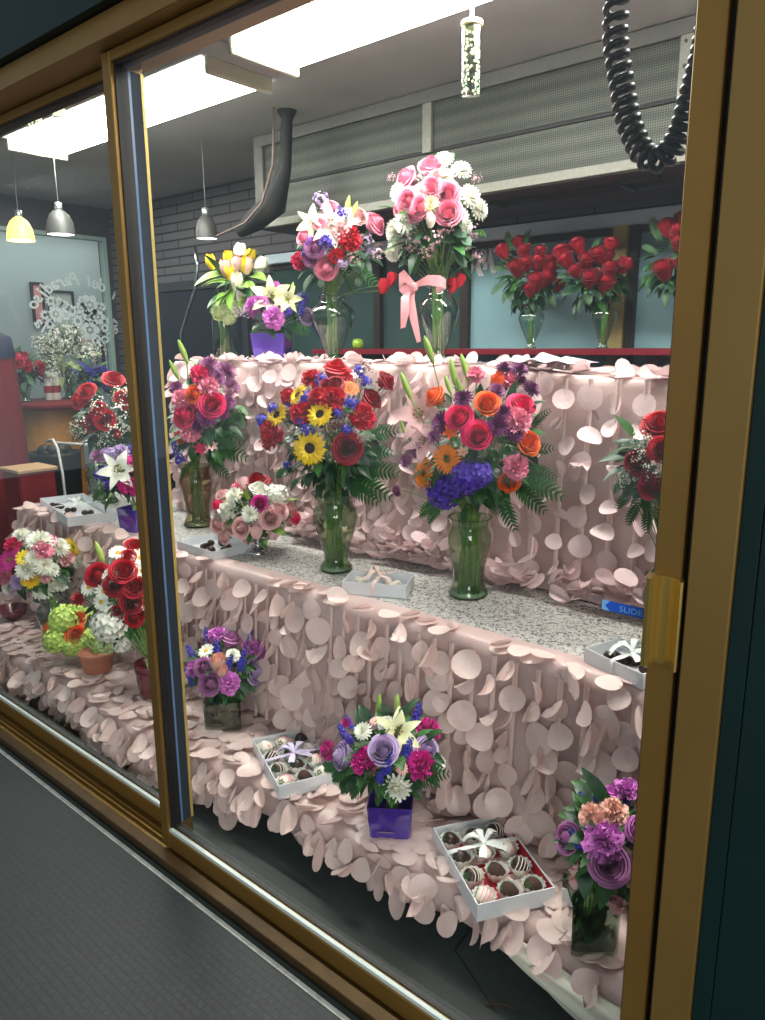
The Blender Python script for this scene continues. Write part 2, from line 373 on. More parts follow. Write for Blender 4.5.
for x0, x1, z0, z1 in ((-3.33, -2.235, 2.365, 2.56), (-2.185, -1.09, 2.365, 2.56), (-3.33, -1.09, 2.18, 2.35)):
    vb('grille', x0, x1, z0, z1, 1.805, 1.825, GR)
vb('top_rail', -3.4, .6, 2.56, 2.615, 1.79, 1.83, GREYM)
vb('bottom_rail', -3.4, .6, 2.142, 2.18, 1.785, 1.83, LTM)
vb('divider', -2.235, -2.185, 2.353, 2.56, 1.79, 1.83, LTM)
vb('joint_strip', -3.33, -1.09, 2.35, 2.365, 1.8, 1.828, BLACK)
vb('end_stile', -3.4, -3.33, 2.18, 2.56, 1.79, 1.83, GREYM)
pc = vb('end_panel', -1.09, .6, 2.18, 2.56, 1.79, 1.829, mat('speckled white panel', (150, 150, 142), .6, var=.25, vscale=220))
for z in (2.22, 2.3, 2.38, 2.46, 2.54): MB().ball((-1.07 + 1.9, 1.788 - 1.8, z - 2.14), .007, 8).build('rivet', GREYM, pc)
# grille frame under the soffit
t_ = MB()
for k in range(6): t_.tube([(-1.95, 1.95 + k * .02, 2.128), (-1.35, 1.95 + k * .02, 2.128)], .003, 5)
t_.box((-1.97, 1.93, 2.118), (-1.95, 2.07, 2.139)).box((-1.35, 1.93, 2.118), (-1.33, 2.07, 2.139)).box((-1.35, 1.9, 2.125), (-1.18, 1.94, 2.139)).box((-1.35, 2.06, 2.125), (-1.18, 2.09, 2.139))
tag(t_.build('wire_rack', mat('dark metal', (60, 58, 56), .45, .5), smooth=False), 'thin dark wire rack fixed under the ventilation unit', 'rack')

# black hose with cable hanging from the ceiling
hb = MB()
a0 = at(287, 120, 1, 1.6); a1 = at(285, 168, 1, 1.6); a2 = at(274, 205, 1, 1.6); a3 = at(240, 232, 1, 1.6)
a0.z = ZC
hs_ = empty('ceiling_hose', (a0.x, a0.y, ZC), label='black flexible hose hanging from the ceiling in front of the grille', cat='hose')
hb.tube([V(p_) - a0 for p_ in (a0, a0 - V((0, 0, .04)), a1, a2, (a2 + a3) / 2, a3)], [.05, .028, .032, .065, .06, .03], 10)
hb.build('hose', mat('dull black hose', (24, 26, 26), .7, var=.2), hs_)
cb = MB().tube([V(p_) - a0 + V((.0, -.08, 0)) for p_ in (a0, a1, a2, (a2 + a3) / 2 + V((0, 0, -.03)), a3 + V((-.1, 0, -.02)))], .006, 6)
cb.build('cable', mat('brown cable', (110, 92, 84), .5), hs_)

# ---------------------------------------------------------------- light fixtures
DIF = mat('lit diffuser', (255, 253, 246), .5, emit=DIFFUSER)
for x0, x1, lab in ((-4.12, -2.48, 'long lit fluorescent ceiling light on the left, shorter looking one'), (-2.24, -.86, 'long lit fluorescent ceiling light nearest the crystal pendant'),
                    (-.62, .65, None)):
    if lab is None: lab = 'fluorescent ceiling light at the right end of the row'
    cf = empty('ceiling_light', ((x0 + x1) / 2, .94 if x0 < -3 else .88, 2.51), label=lab, cat='light', group='fluorescent lights along the display ceiling')
    hw = (x1 - x0) / 2
    MB().box((-hw - .02, -.19, .035), (hw + .02, .19, .108), bev=.006).build('housing', mat('white enamel housing', (206, 210, 206), .5), cf, smooth=False)
    g = MB(); rows = []
    for i in range(2):
        rows.append([((-hw if i == 0 else hw), -.15 + .30 * j / 8, -.028 * math.sin(PI * j / 8) + .01) for j in range(9)])
    g.grid(rows); g.box((-hw, -.15, .01), (hw, .15, .034))
    g.build('diffuser', DIF, cf)
    for s_ in (-1, 1):
        MB().box((s_ * hw, -.16, -.02), (s_ * (hw + .022), .16, .04), bev=.004).build('end_cap', mat('translucent end cap', (214, 216, 190), .35), cf, smooth=False)

# crystal pendants; the two left ones, taken for reflections, are built solid
def crystal(px, py0, py1, Y, lab, rad=.027, n=0):
    t = at(px, py0, 1, Y); b_ = at(px, py1, 1, Y)
    e = empty('crystal_pendant_or_reflection', (t.x, Y, b_.z), label=lab, cat='pendant lamp', group='small crystal pendants and pendant reflections')
    H_ = t.z - b_.z
    c = MB().lathe([(rad * .98, 0), (rad, .004), (rad, H_ - .004), (rad * .9, H_)], 16, capt=True, capb=True)
    c.build('glass_sleeve', VGLASS, e)
    bl = MB()
    for i in range(110):
        a = RND.random() * 2 * PI; bl.ball((rad * .8 * math.cos(a), rad * .8 * math.sin(a), RND.uniform(.006, H_ - .008)), .0035, 5)
    bl.build('crystal_beads', mat('glowing crystal beads', (255, 240, 200), .1, emit=1.1), e)
    MB().lathe([(rad * 1.12, H_), (rad * 1.12, H_ + .012), (.006, H_ + .02), (.003, ZC - b_.z)], 12).build('cap', mat('warm lit cap', (250, 232, 200), .3), e)
crystal(472, 26, 95, .8, 'slender lit crystal cylinder pendant hanging above the pink rose vase')
crystal(34, 112, 140, .62, 'small crystal pendant reflection, built solid, above the far left end of the light', .03)
crystal(58, 106, 117, .62, 'short crystal pendant reflection, built solid, between door frame and left ceiling light', .026)

# pendant lamps: reflections of lamps outside, built as solid ones indoors
def pendant(px, py, z, lit, lab, r=.075):
    p_ = at(px, py, 2, z)
    e = empty('reflected_lamp', p_, label=lab, cat='pendant lamp', group='reflected dome shade pendant lamps')
    prof = [(r, 0), (r * .98, .03), (r * .88, .07), (r * .66, .105), (r * .35, .125), (.018, .13)]
    MB().lathe(prof, 24).build('shade', mat('reflected amber lamp glow', (255, 216, 110), .4, emit=1.7) if lit else mat('reflected grey lamp dome', (84, 84, 82), .5, .3), e)  # dome of a reflected lamp, built solid
    MB().lathe([(.0, .004), (r * .93, .004)], 24).build('reflected_bulb_disc', mat('reflected lit lamp opening', (255, 250, 236), .4, emit=4), e)
    MB().lathe([(.018, .13), (.02, .135), (.02, .165), (.008, .17)], 12, capb=True, capt=True).build('reflected_socket', ALU, e)
    MB().tube([(0, 0, .17), (0, 0, ZC - p_.z)], .0022, 5).build('cord', mat('thin grey cord', (150, 150, 150), .5), e)
pendant(21, 241, 2.1, True, 'reflection of a glowing amber glass pendant lamp at the far left')
pendant(61, 235, 2.1, False, 'reflection of a grey dome pendant lamp beside the amber one, lit underneath')
pendant(207, 239, 2.1, False, 'reflection of a grey dome pendant lamp in front of the black brick wall', .062)

# ---------------------------------------------------------------- doors, frames, cladding
struct('wall_fascia', MB().box((-6, -.11, 2.247), (1, .12, 3.2)), DKGREEN)
gp = MB().box((-.2425, -.052, 0), (1, .1, 2.247), bev=.0015)
struct('wall_front', gp, DKGREEN)
struct('trim_6', MB().box((-.270, -.052, 0), (-.2435, .1, 2.247), bev=.001), DKGREEN)
struct('trim_7', MB().box((-6, -.085, 2.19), (-.28, .1, 2.245), bev=.002), GOLD)
struct('trim_8', MB().box((-.331, -.06, .0), (-.2705, .1, 2.189), bev=.002), GOLD2)
struct('trim_9', MB().box((-.343, -.03, .03), (-.332, .09, 2.189)), BLACK)
sill = MB()
sill.box((-6, -.1, 0), (-.28, -.075, .02), 1)                  # dark toe strip
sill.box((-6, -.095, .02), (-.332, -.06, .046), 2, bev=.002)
sill.box((-6, -.06, 0), (-.344, .004, .022), 0); sill.box((-6, .004, 0), (-1.8, .056, .022), 0); sill.box((-6, .056, 0), (-.344, .118, .012), 1); sill.box((-1.8, .004, 0), (-.344, .056, .012), 1)
for y in (-.052, -.03, -.012): sill.box((-6, y, .02), (-1.805, y + .004, .034), 0)
struct('trim_10', sill, [GOLD, mat('dark green toe strip', (10, 26, 24), .5), mat('shade darkened bronze track', (70, 50, 22), .45, .5, var=.3, vscale=12)])  # track bronze is darkened to stand for the shade along the sill
def sliding_door(name, x0, x1, y0, y1, z0, z1, lst, rst, handle):
    d = empty(name, ((x0 + x1) / 2, (y0 + y1) / 2, z0), kind='structure'); ox, oy = (x0 + x1) / 2, (y0 + y1) / 2
    def bb(nm, a, b_, m_, bev=.0015): return MB().box((a[0] - ox, a[1] - oy, a[2] - z0), (b_[0] - ox, b_[1] - oy, b_[2] - z0), bev=bev).build(nm, m_, d, smooth=False)
    bb('stile', (x0, y0, z0), (x0 + lst, y1, z1), GOLD); bb('stile', (x1 - rst, y0, z0), (x1, y1, z1), GOLD)
    bb('top_rail', (x0 + lst, y0, z1 - .024), (x1 - rst, y1, z1), GOLD); bb('bottom_rail', (x0 + lst, y0, z0), (x1 - rst, y1, z0 + .052), GOLD)
    ym = (y0 + y1) / 2
    bb('glass_pane', (x0 + lst, ym - .003, z0 + .05), (x1 - rst, ym + .003, z1 - .02), PANE, 0)
    g = MB()
    X0, X1 = x0 + lst - ox, x1 - rst - ox; Z0, Z1 = .052, z1 - z0 - .024
    for a, b_ in (((X0, Z0), (X0 + .004, Z1)), ((X1 - .004, Z0), (X1, Z1)), ((X0, Z1 - .005), (X1, Z1))):
        g.box((a[0], -.012, a[1]), (b_[0], .0222, b_[1]))
    g.box((X0, ym - oy + .003, .0522), (X1, y1 - oy, .055)); g.box((X0, y1 - oy, 0), (X1, y1 - oy + .001, .055))
    g.build('gasket', BLACK, d, smooth=False)
    bb('glazing_strip', (x0 + lst, y0 + .004, z0 + .0521), (x1 - rst, y0 + .014, z0 + .062), mat('pale reflecting strip', (214, 226, 222), .3, .3), 0)
    return d
d1 = sliding_door('door_1', -1.800, -.345, -.045, 0.0, .036, 2.188, .036, .040, True)
d2 = sliding_door('door_2', -3.30, -1.775, .006, .050, .036, 2.188, .046, .008, False)
# inner edge of the rear sliding door (felt, painted blue reflection, gold lip with lamplight in its colour)
def child_at(mb, name, m_, par, smooth=False):
    o = mb.build(name, m_, par, smooth=smooth); o.matrix_parent_inverse = Matrix.Translation(-par.location); return o
child_at(MB().box((-1.7755, .007, .09), (-1.7735, .015, 2.16)), 'edge_reflection', mat('painted blue reflection', (96, 132, 176), .3), d2)
child_at(MB().box((-1.7755, .043, .09), (-1.7725, .0515, 2.16)), 'edge_lip', mat('lamplit gold edge', (206, 178, 96), .4, .3), d2)
child_at(MB().box((-1.7755, .015, .09), (-1.774, .043, 2.16)), 'edge_felt', mat('dark blue felt', (34, 42, 54), .9), d2)
# handle
hp = [(-.3905, -.046), (-.3925, -.062), (-.389, -.074), (-.382, -.076), (-.378, -.070), (-.3775, -.056), (-.372, -.049), (-.360, -.049), (-.350, -.053), (-.341, -.061), (-.337, -.068), (-.334, -.066), (-.336, -.055), (-.342, -.046)]
hm = MB(); n_ = len(hp)
hm.add([(x, y, z) for z in (1.028, 1.166) for x, y in hp], [tuple(range(n_ - 1, -1, -1)), tuple(range(n_, 2 * n_))] + [(i, (i + 1) % n_, n_ + (i + 1) % n_, n_ + i) for i in range(n_)])
hm.v = [(-.3345 + (x + .334) * .92, y, z) for x, y, z in hm.v]
child_at(hm, 'door_handle', BRASS, d1)
# SLIDE sticker
BLU = mat('blue sticker', (30, 84, 190), .5); BLL = mat('light blue print', (120, 180, 236), .5)
st = MB(); zc = 1.092; h_ = .0085; ys = -.0262
st.add([(-.4655, ys, zc), (-.457, ys, zc + h_), (-.391, ys, zc + h_), (-.391, ys, zc - h_), (-.457, ys, zc - h_)], [(0, 4, 3, 2, 1)])
st.add([(-.471, ys + .0004, zc + h_), (-.453, ys + .0004, zc + h_), (-.453, ys + .0004, zc - h_), (-.471, ys + .0004, zc - h_)], [(0, 3, 2, 1)], 1)
st.merge(text_mesh('SLIDE', .0135, 0, .0001), Matrix.Translation((-.423, ys - .0006, zc - .0048)) @ Matrix.Rotation(PI / 2, 4, 'X') @ Matrix.Scale(1.15, 4, (1, 0, 0)), 1)
child_at(st, 'slide_sticker', [BLU, BLL], d1)

# ================================================================== DISPLAY TIERS
def cloth_mat(name, c, c2):
    m = mat(name, c, .30, sheen=.2); nt = m.node_tree; b = nt.nodes['Principled BSDF']; N = nt.nodes.new; L = nt.links.new
    tc = N('ShaderNodeTexCoord'); no = N('ShaderNodeTexNoise'); no.inputs['Scale'].default_value = 9; no.inputs['Detail'].default_value = 5
    cr = N('ShaderNodeValToRGB'); cr.color_ramp.elements[0].position = .35; cr.color_ramp.elements[1].position = .65
    cr.color_ramp.elements[0].color = (*lin(c2), 1); cr.color_ramp.elements[1].color = (*lin(c), 1)
    n2 = N('ShaderNodeTexNoise'); n2.inputs['Scale'].default_value = 34; n2.inputs['Detail'].default_value = 3; n2.inputs['Distortion'].default_value = .6
    bp = N('ShaderNodeBump'); bp.inputs['Strength'].default_value = .35; bp.inputs['Distance'].default_value = .006
    L(tc.outputs['Object'], no.inputs['Vector']); L(tc.outputs['Object'], n2.inputs['Vector']); L(no.outputs['Fac'], cr.inputs[0]); L(cr.outputs[0], b.inputs['Base Color'])
    L(n2.outputs['Fac'], bp.inputs['Height']); L(bp.outputs[0], b.inputs['Normal'])
    # light passes a little through the thin taffeta
    tl = N('ShaderNodeBsdfTranslucent'); L(cr.outputs[0], tl.inputs['Color']); ms = N('ShaderNodeMixShader'); ms.inputs[0].default_value = .18
    out = nt.nodes['Material Output']; L(b.outputs[0], ms.inputs[1]); L(tl.outputs[0], ms.inputs[2]); L(ms.outputs[0], out.inputs[0])
    return m
C_TOP = cloth_mat('pale pink taffeta', (238, 214, 213), (228, 202, 203))
C_MID = cloth_mat('blush taffeta', (240, 216, 210), (230, 203, 197))
C_BASE = cloth_mat('blush taffeta ground', (224, 196, 191), (212, 182, 178))
C_RIB = mat('blush gathered ribbon', (230, 200, 192), .4, bump=.8, bscale=120, sheen=.3)
SATIN = mat('ivory satin', (226, 224, 206), .25, sheen=.2)
def terrazzo():
    m = mat('speckled white stone', (200, 200, 196), .45); nt = m.node_tree; b = nt.nodes['Principled BSDF']; N = nt.nodes.new; L = nt.links.new
    tc = N('ShaderNodeTexCoord'); no = N('ShaderNodeTexNoise'); no.inputs['Scale'].default_value = 95; no.inputs['Detail'].default_value = 2.5; no.inputs['Distortion'].default_value = 1.5
    cr = N('ShaderNodeValToRGB'); e = cr.color_ramp.elements; e[0].position = .40; e[0].color = (*lin((60, 56, 56)), 1); e[1].position = .50; e[1].color = (*lin((214, 212, 208)), 1)
    x = e.new(.44); x.color = (*lin((150, 146, 142)), 1)
    L(tc.outputs['Object'], no.inputs['Vector']); L(no.outputs['Fac'], cr.inputs[0]); L(cr.outputs[0], b.inputs['Base Color'])
    bp = N('ShaderNodeBump'); bp.inputs['Strength'].default_value = .4; bp.inputs['Distance'].default_value = .002; L(no.outputs['Fac'], bp.inputs['Height']); L(bp.outputs[0], b.inputs['Normal'])
    return m
STONE = terrazzo()
XL, XR = -3.85, -.17
TOPX = -3.2
Z1, Z2, Z3 = .17, .70, 1.43
tb = MB().box((-4.1, .36, 0), (XR, 1.0, Z1 - .012))
tag(tb.build('display_platform', mat('dark painted board', (46, 50, 50), .6), smooth=False), 'low dark platform under the bottom petal cloth', 'platform')
t2 = empty('display_table', ((XL + XR) / 2, .85, 0), label='long display table with a speckled white stone top, middle tier', cat='table')
MB().box((-1.84, -.305, Z2 - .03), (1.84, .30, Z2), bev=.004).build('table_top', STONE, t2, smooth=False)
MB().box((-1.78, -.22, Z1 - .0), (1.78, .28, Z2 - .03)).build('cabinet', mat('dark cabinet board', (52, 50, 50), .6), t2, smooth=False)
t3 = empty('display_riser', ((TOPX + XR) / 2, 1.3, 0), label='tall riser under the upper pink petal cloth', cat='table')
MB().box((-1.49, -.22, Z2), (1.5, .22, Z3 - .042)).build('cabinet', MATS['dark cabinet board'], t3, smooth=False)

def disc_petal(mb, P, down, out, r, phi=0, tilt=.3, curl=.4, fold=0, fang=0, mi=0, rng=RND, yaw=0):
    """a round taffeta petal hung from its top edge at P"""
    down = V(down).normalized(); out = V(out).normalized(); side = down.cross(out)
    if yaw: side, out = side * math.cos(yaw) + out * math.sin(yaw), out * math.cos(yaw) - side * math.sin(yaw)
    n = 14; pts = [(0, r)] + [(k * r / 3 * math.sin(a), r - k * r / 3 * math.cos(a)) for k in (1, 2, 3) for a in [2 * PI * j / n for j in range(n)]]
    cf, sf = math.cos(fang), math.sin(fang); vs = []; off = rng.uniform(-.25, .25) * r; pin = rng.uniform(-.1, .3)
    for a, b in pts:
        a *= 1 - pin * max(0, 1 - b / (1.15 * r)) ** 1.3
        # fold about a line through the petal with direction (sf, cf)
        d = a * cf - (b - r) * sf - off; h = 0
        if fold and d > 0:
            a -= d * cf * (1 - math.cos(fold)); b += d * sf * (1 - math.cos(fold)); h = d * math.sin(fold)
        th = tilt + curl * b / (2 * r)
        y_ = b * math.cos(th * .75); z_ = b * math.sin(th * .75) * .8 + h + .18 * a * a / r * (1 if curl > 0 else -1)
        a2 = a * math.cos(phi) - y_ * math.sin(phi); b2 = a * math.sin(phi) + y_ * math.cos(phi)
        vs.append(V(P) + side * a2 + down * b2 + out * (z_ + .003))
    fs = [(0, 1 + j, 1 + (j + 1) % n) for j in range(n)] + [(1 + k * n + j, 1 + (k + 1) * n + j, 1 + (k + 1) * n + (j + 1) % n, 1 + k * n + (j + 1) % n) for k in (0, 1) for j in range(n)]
    mb.add(vs, fs, mi)
def hang(mb, P, down, out, r, rng=RND, fp=.5):
    f = rng.random()
    fold = rng.uniform(1.2, 2.9) if f < fp else 0
    disc_petal(mb, P, down, out, r * rng.uniform(.75, 1.15), rng.gauss(0, .42), rng.uniform(.05, .55), rng.uniform(-.4, .9), fold, rng.uniform(-.7, .7), rng=rng, yaw=rng.gauss(0, .42))
def sheet(name, prof, x0, x1, amp, nx, m_, par, waven=9.0, ends=None):
    mb = MB(); rows = []
    for k, (y, z, ny, nz) in enumerate(prof):
        row = []
        for i in range(nx + 1):
            x = x0 + (x1 - x0) * i / nx
            a = amp * k / (len(prof) - 1)
            s_ = math.sin(x * waven * 1.7 + .6 * math.sin(x * 5)) * .6 + math.sin(x * waven * .61 + 1.3) * .6
            row.append((x, y + ny * a * s_, z + nz * a * s_))
        rows.append(row)
    mb.grid(rows)
    return mb
# ---- top cloth
ct = empty('petal_tablecloth', ((TOPX + XR) / 2, 1.3, Z3), label='pale pink cloth covered in round petals on the highest tier', cat='tablecloth', group='pink petal tablecloths')
def wchild(mb, name, m_, par, smooth=True, kind=None):
    o = mb.build(name, m_, par, smooth=smooth); o.matrix_parent_inverse = Matrix.Translation(-V(par.location))
    if kind: o['kind'] = kind
    return o
def dip(x):
    t = min(1, max(0, (x + 1.65) / .85)); return .03 * t * t * (3 - 2 * t)
def wavy(x): return .35 * math.sin(x * 15.3 + .6 * math.sin(x * 5)) + .4 * math.sin(x * 5.5 + 1.3)
base = sheet('b', [(1.56, 1.40, 0, 0), (1.54, Z3 + .002, 0, 0), (1.07, Z3 + .002, 0, 0), (1.052, 1.424, 1, 0), (1.045, 1.40, 1, 0), (1.035, 1.2, 1, 0), (1.03, 1.0, 1, 0), (1.02, .85, 1, 0), (1.01, .706, 1, 0)], TOPX, XR, .015, 150, None, None)
base.v = [(a, b, c - (dip(a) if c > 1.15 else 0)) for a, b, c in base.v]
wchild(base, 'ground_cloth', C_BASE, ct)
rb = MB(); pt = MB(); R2 = random.Random(5)
x = TOPX + .02; ci = 0
while x < XR:
    den = .066 if x < -1.35 else .086
    rb.grid([[(x - .009, 1.030 - .004 * 0 - .018 * (1.40 - z) / .7, z), (x, 1.026 - .018 * (1.40 - z) / .7 - .004, z), (x + .009, 1.030 - .018 * (1.40 - z) / .7, z)] for z in [1.40 - .0695 * j for j in range(11)]])
    z = 1.435 - R2.random() * .05 - (.03 if ci % 2 else 0)
    while z > .77:
        dz = .056 if x < -1.35 else .070
        y = 1.032 - .02 * (1.43 - z) / .7
        hang(pt, (x + R2.uniform(-.012, .012), y - .004, z), (0, 0, -1), (0, -1, 0), .036, R2, .45)
        z -= dz * R2.uniform(.8, 1.25)
    x += den * R2.uniform(.85, 1.15) * (.8 if x < -1.6 else 1); ci += 1
for i in range(230):                                    # petals along the top and its edge
    x = R2.uniform(TOPX + .03, XR - .03); y = 1.06 + abs(R2.gauss(0, .13))
    if y > 1.5: continue
    ang = R2.uniform(0, 2 * PI)
    disc_petal(pt, (x, y, Z3 + .004), (math.cos(ang), math.sin(ang), 0), (0, 0, 1), .034, 0, R2.uniform(.02, .16), R2.uniform(-.05, .25), R2.choice((0, 0, 1.2, 2.4)), R2.uniform(-.7, .7), rng=R2)
for i in range(190):                                    # tumbled petals at the foot of the skirt
    x = R2.uniform(-2.3, XR - .03); y = 1.0 - abs(R2.gauss(0, .025)); ang = R2.uniform(PI * .9, 2.1 * PI)
    disc_petal(pt, (x, y, Z2 + .012 + abs(R2.gauss(0, .04))), (math.cos(ang), math.sin(ang), .1), (0, -.4, .9), .036, 0, R2.uniform(.05, .5), R2.uniform(0, .5), R2.choice((0, 1.5, 2.4)), R2.uniform(-.7, .7), rng=R2)
wchild(rb, 'ribbon_strips', C_RIB, ct, kind='stuff')
pt.v = [(a, b, c - (dip(a) if c > 1.15 else 0)) for a, b, c in pt.v]
wchild(pt, 'cloth_petals', C_TOP, ct, kind='stuff')
# puff of pale tulle at the right of the top tier
tu = MB(); rows = []
for j in range(9):
    t = j / 8
    rows.append([(-1.34 + .24 * i / 18 + .02 * math.sin(j * 1.3), 1.06 + .25 * t, Z3 + .012 + .035 * math.sin(PI * min(1, t * 1.1 + .12)) * (.6 + .4 * math.sin(i * .9)) * math.sin(PI * i / 18) ** .5) for i in range(19)])
tu.grid(rows)
tag(tu.build('folded_fabric', mat('pale lilac satin', (222, 204, 218), .3, sheen=.3)), 'bunched pale lilac satin lying on the highest tier', 'fabric')

# ---- middle skirt
cm = empty('petal_tablecloth', ((XL + XR) / 2, .53, Z2), label='blush cloth of hanging round petals skirting the speckled middle tier', cat='tablecloth', group='pink petal tablecloths')
base = sheet('b', [(.60, Z2 + .003, 0, 0), (.545, Z2 + .004, 0, 0), (.522, Z2 - .006, 1, 0), (.515, .66, 1, 0), (.51, .55, 1, 0), (.50, .42, 1, 0), (.49, .3, 1, 0), (.48, .185, 1, 0)], XL - .02, XR, .02, 170, None, None)
wchild(base, 'ground_cloth', C_BASE, cm)
rb = MB(); pt = MB(); R2 = random.Random(8)
x = XL; ci = 0
while x < XR:
    ww = .016 * wavy(x)
    rb.grid([[(x - .008, .508 - .03 * (.68 - z) / .5 + ww * (.68 - z), z), (x, .502 - .03 * (.68 - z) / .5 + ww * (.68 - z), z), (x + .008, .508 - .03 * (.68 - z) / .5 + ww * (.68 - z), z)] for z in [.68 - .05 * j for j in range(11)]])
    z = .705 - R2.random() * .05 - (.03 if ci % 2 else 0)
    while z > .24:
        y = .508 - .03 * (.7 - z) / .5
        hang(pt, (x + R2.uniform(-.012, .012), y - .006, z), (0, 0, -1), (0, -1, 0), .040, R2, .48)
        z -= .060 * R2.uniform(.8, 1.3)
    x += .062 * R2.uniform(.85, 1.2); ci += 1
for i in range(60):
    x = R2.uniform(XL + .03, XR - .03); y = .56 + R2.gauss(0, .015); ang = R2.uniform(PI, 2 * PI)
    disc_petal(pt, (x, y, Z2 + .006), (math.cos(ang) * .5, -1, -.1), (0, -.2, 1), .034, 0, R2.uniform(-.1, .3), R2.uniform(-.5, .3), R2.choice((0, 0, 1.2, 2.4)), R2.uniform(-.7, .7), rng=R2)
for k in range(9):                                      # ruffle round the left end of the tier
    hang(pt, (XL - .02, .6 + k * .05, .7), (0, 0, -1), (-1, 0, 0), .037, R2)
wchild(rb, 'ribbon_strips', C_RIB, cm, kind='stuff')
wchild(pt, 'cloth_petals', C_MID, cm, kind='stuff')

# ---- bottom cloth
cl = empty('petal_tablecloth', (-2.1, .35, Z1), label='blush petal cloth on the lowest tier, nearest the floor', cat='tablecloth', group='pink petal tablecloths')
def yf(x): return .215 + .02 * math.sin(x * 6) - .05 * min(1, max(0, (-1.5 - x) / .4))        # front edge
mb = MB(); rows = []
for k, (t, z) in enumerate(((.62, Z1 + .002), (.45, Z1 + .003), (.30, Z1 + .003), (.03, Z1 + .001), (.008, Z1 - .008), (-.004, Z1 - .03), (-.008, Z1 - .06), (-.008, Z1 - .09))):
    row = []
    for i in range(201):
        x = -4.2 + (XR + 4.2) * i / 200
        zz = z + (.006 * math.sin(x * 31 + t * 9) * math.sin(x * 13 + t * 14) if k in (1, 2, 3) else 0)
        if k > 4: zz = z + .012 * math.sin(x * 19) - (.03 * (k - 4) / 3 if x < -1.7 else 0)
        row.append((x, yf(x) + t * (1 if k > 2 else 1) if k > 2 else t, zz))
    rows.append(row)
mb.grid(rows); wchild(mb, 'ground_cloth', C_BASE, cl)
pt = MB(); R2 = random.Random(21)
x = -4.15
while x < XR:                                           # flat petals over the top
    y = yf(x) + .02
    while y < .47:
        ang = R2.uniform(-PI * .95, -PI * .05)
        disc_petal(pt, (x + R2.uniform(-.02, .02), y + .03, Z1 + .008 + R2.random() * .006), (math.cos(ang), math.sin(ang), 0), (0, 0, 1), .038 * R2.uniform(.85, 1.1), 0, R2.uniform(.0, .05), R2.uniform(-.04, .09), R2.choice((0, 0, 0, 0, 2.6, 2.9)), R2.uniform(-1.2, 1.2), rng=R2)
        y += R2.uniform(.035, .06)
    x += R2.uniform(.045, .07)
x = -4.15
while x < XR:                                           # petals hanging over the front
    left = x < -1.72
    zs = [Z1 + .002, Z1 - .03] + ([Z1 - .055, Z1 - .08, Z1 - .10] if left else [Z1 - .05]) if x < -.78 else [Z1 + .004]
    for z in zs:
        if not left and R2.random() < .25 and z < Z1 - .02: continue
        hang(pt, (x + R2.uniform(-.02, .02), yf(x) - .006 - R2.random() * .006, z + R2.uniform(-.012, .012)), (0, -.12, -1), (0, -1, 0), .037, R2, .5)
    x += R2.uniform(.04, .062) * (1 if left else 1.15)
wchild(pt, 'cloth_petals', C_MID, cl, kind='stuff')
# ivory satin swag at the lower right
sw = MB(); rows = []
for j in range(11):
    t = j / 10
    row = []
    for i in range(25):
        u = i / 24; x = -.74 + .56 * u
        drop = .02 + .075 * math.sin(PI * min(1, u * .75 + .02))
        a = t * PI * .9
        row.append((x, yf(x) - .012 - .028 * math.sin(a) - .006 * math.sin(t * 19 + u * 7), Z1 - .045 - drop * t + .01 * math.cos(a) + .004 * math.sin(t * 14 + u * 11)))
    rows.append(row)
sw.grid(rows); wchild(sw, 'satin_lining', SATIN, cl)['label'] = 'glossy ivory satin lining showing below the petals'

# ================================================================== FLOWER SHAPES (unit radius, facing +Z)
def petal(mb, M, L_, W, e0=0, bend=0, cup=0, n=5, shape='oval', mi=0, ruf=0, tip=0):
    rows = []; x = z = 0; ang = e0
    for i in range(n + 1):
        s = i / n
        if shape == 'oval': wd = W * math.sin(PI * (.10 + .88 * s)) ** .8
        elif shape == 'point': wd = W * math.sin(PI * (.14 + .86 * s) ** .75) ** .9 if s < 1 else 0
        elif shape == 'strap': wd = W * min(1, .45 + s * 2) * (1 if s < .8 else 1 - 2.6 * (s - .8))
        elif shape == 'fan': wd = W * (.15 + .95 * s) * (1 if s < .99 else .92)
        elif shape == 'round': wd = W * math.sqrt(max(.02, 1 - (2 * s - 1) ** 2 * .98))
        ca, sa = math.cos(ang), math.sin(ang); row = []
        for j in (-1, -.5, 0, .5, 1) if ruf else (-1, 0, 1):
            h = cup * wd * abs(j) ** 1.5 + (ruf * RND.uniform(-1, 1) * s if ruf else 0)
            dl = RND.uniform(-1, .3) * ruf if ruf and i == n else 0
            row.append(M @ V((x - sa * h + dl * ca, j * wd, z + ca * h + dl * sa)))
        rows.append(row); x += ca * L_ / n; z += sa * L_ / n; ang += bend / n
    mb.grid(rows, mi)
RZ = lambda a: Matrix.Rotation(a, 4, 'Z'); RY = lambda a: Matrix.Rotation(a, 4, 'Y'); T = lambda x, y, z: Matrix.Translation((x, y, z))
def cup_sheet(mb, az, spread, frad, fz, mi=0, nu=6, nv=5, tipc=.2):
    rows = []
    for k in range(nv + 1):
        row = []
        for j in range(nu + 1):
            u = -1 + 2 * j / nu; v = k / nv * (1 - tipc * abs(u) ** 2.2)
            wv = .35 + .65 * math.sin(PI * min(1, v * .75 + .2) * .75)
            a = az + u * spread * wv; r_ = frad(v) * (1 + .04 * u * u); row.append((r_ * math.cos(a), r_ * math.sin(a), fz(v)))
        rows.append(row)
    mb.grid(rows, mi)
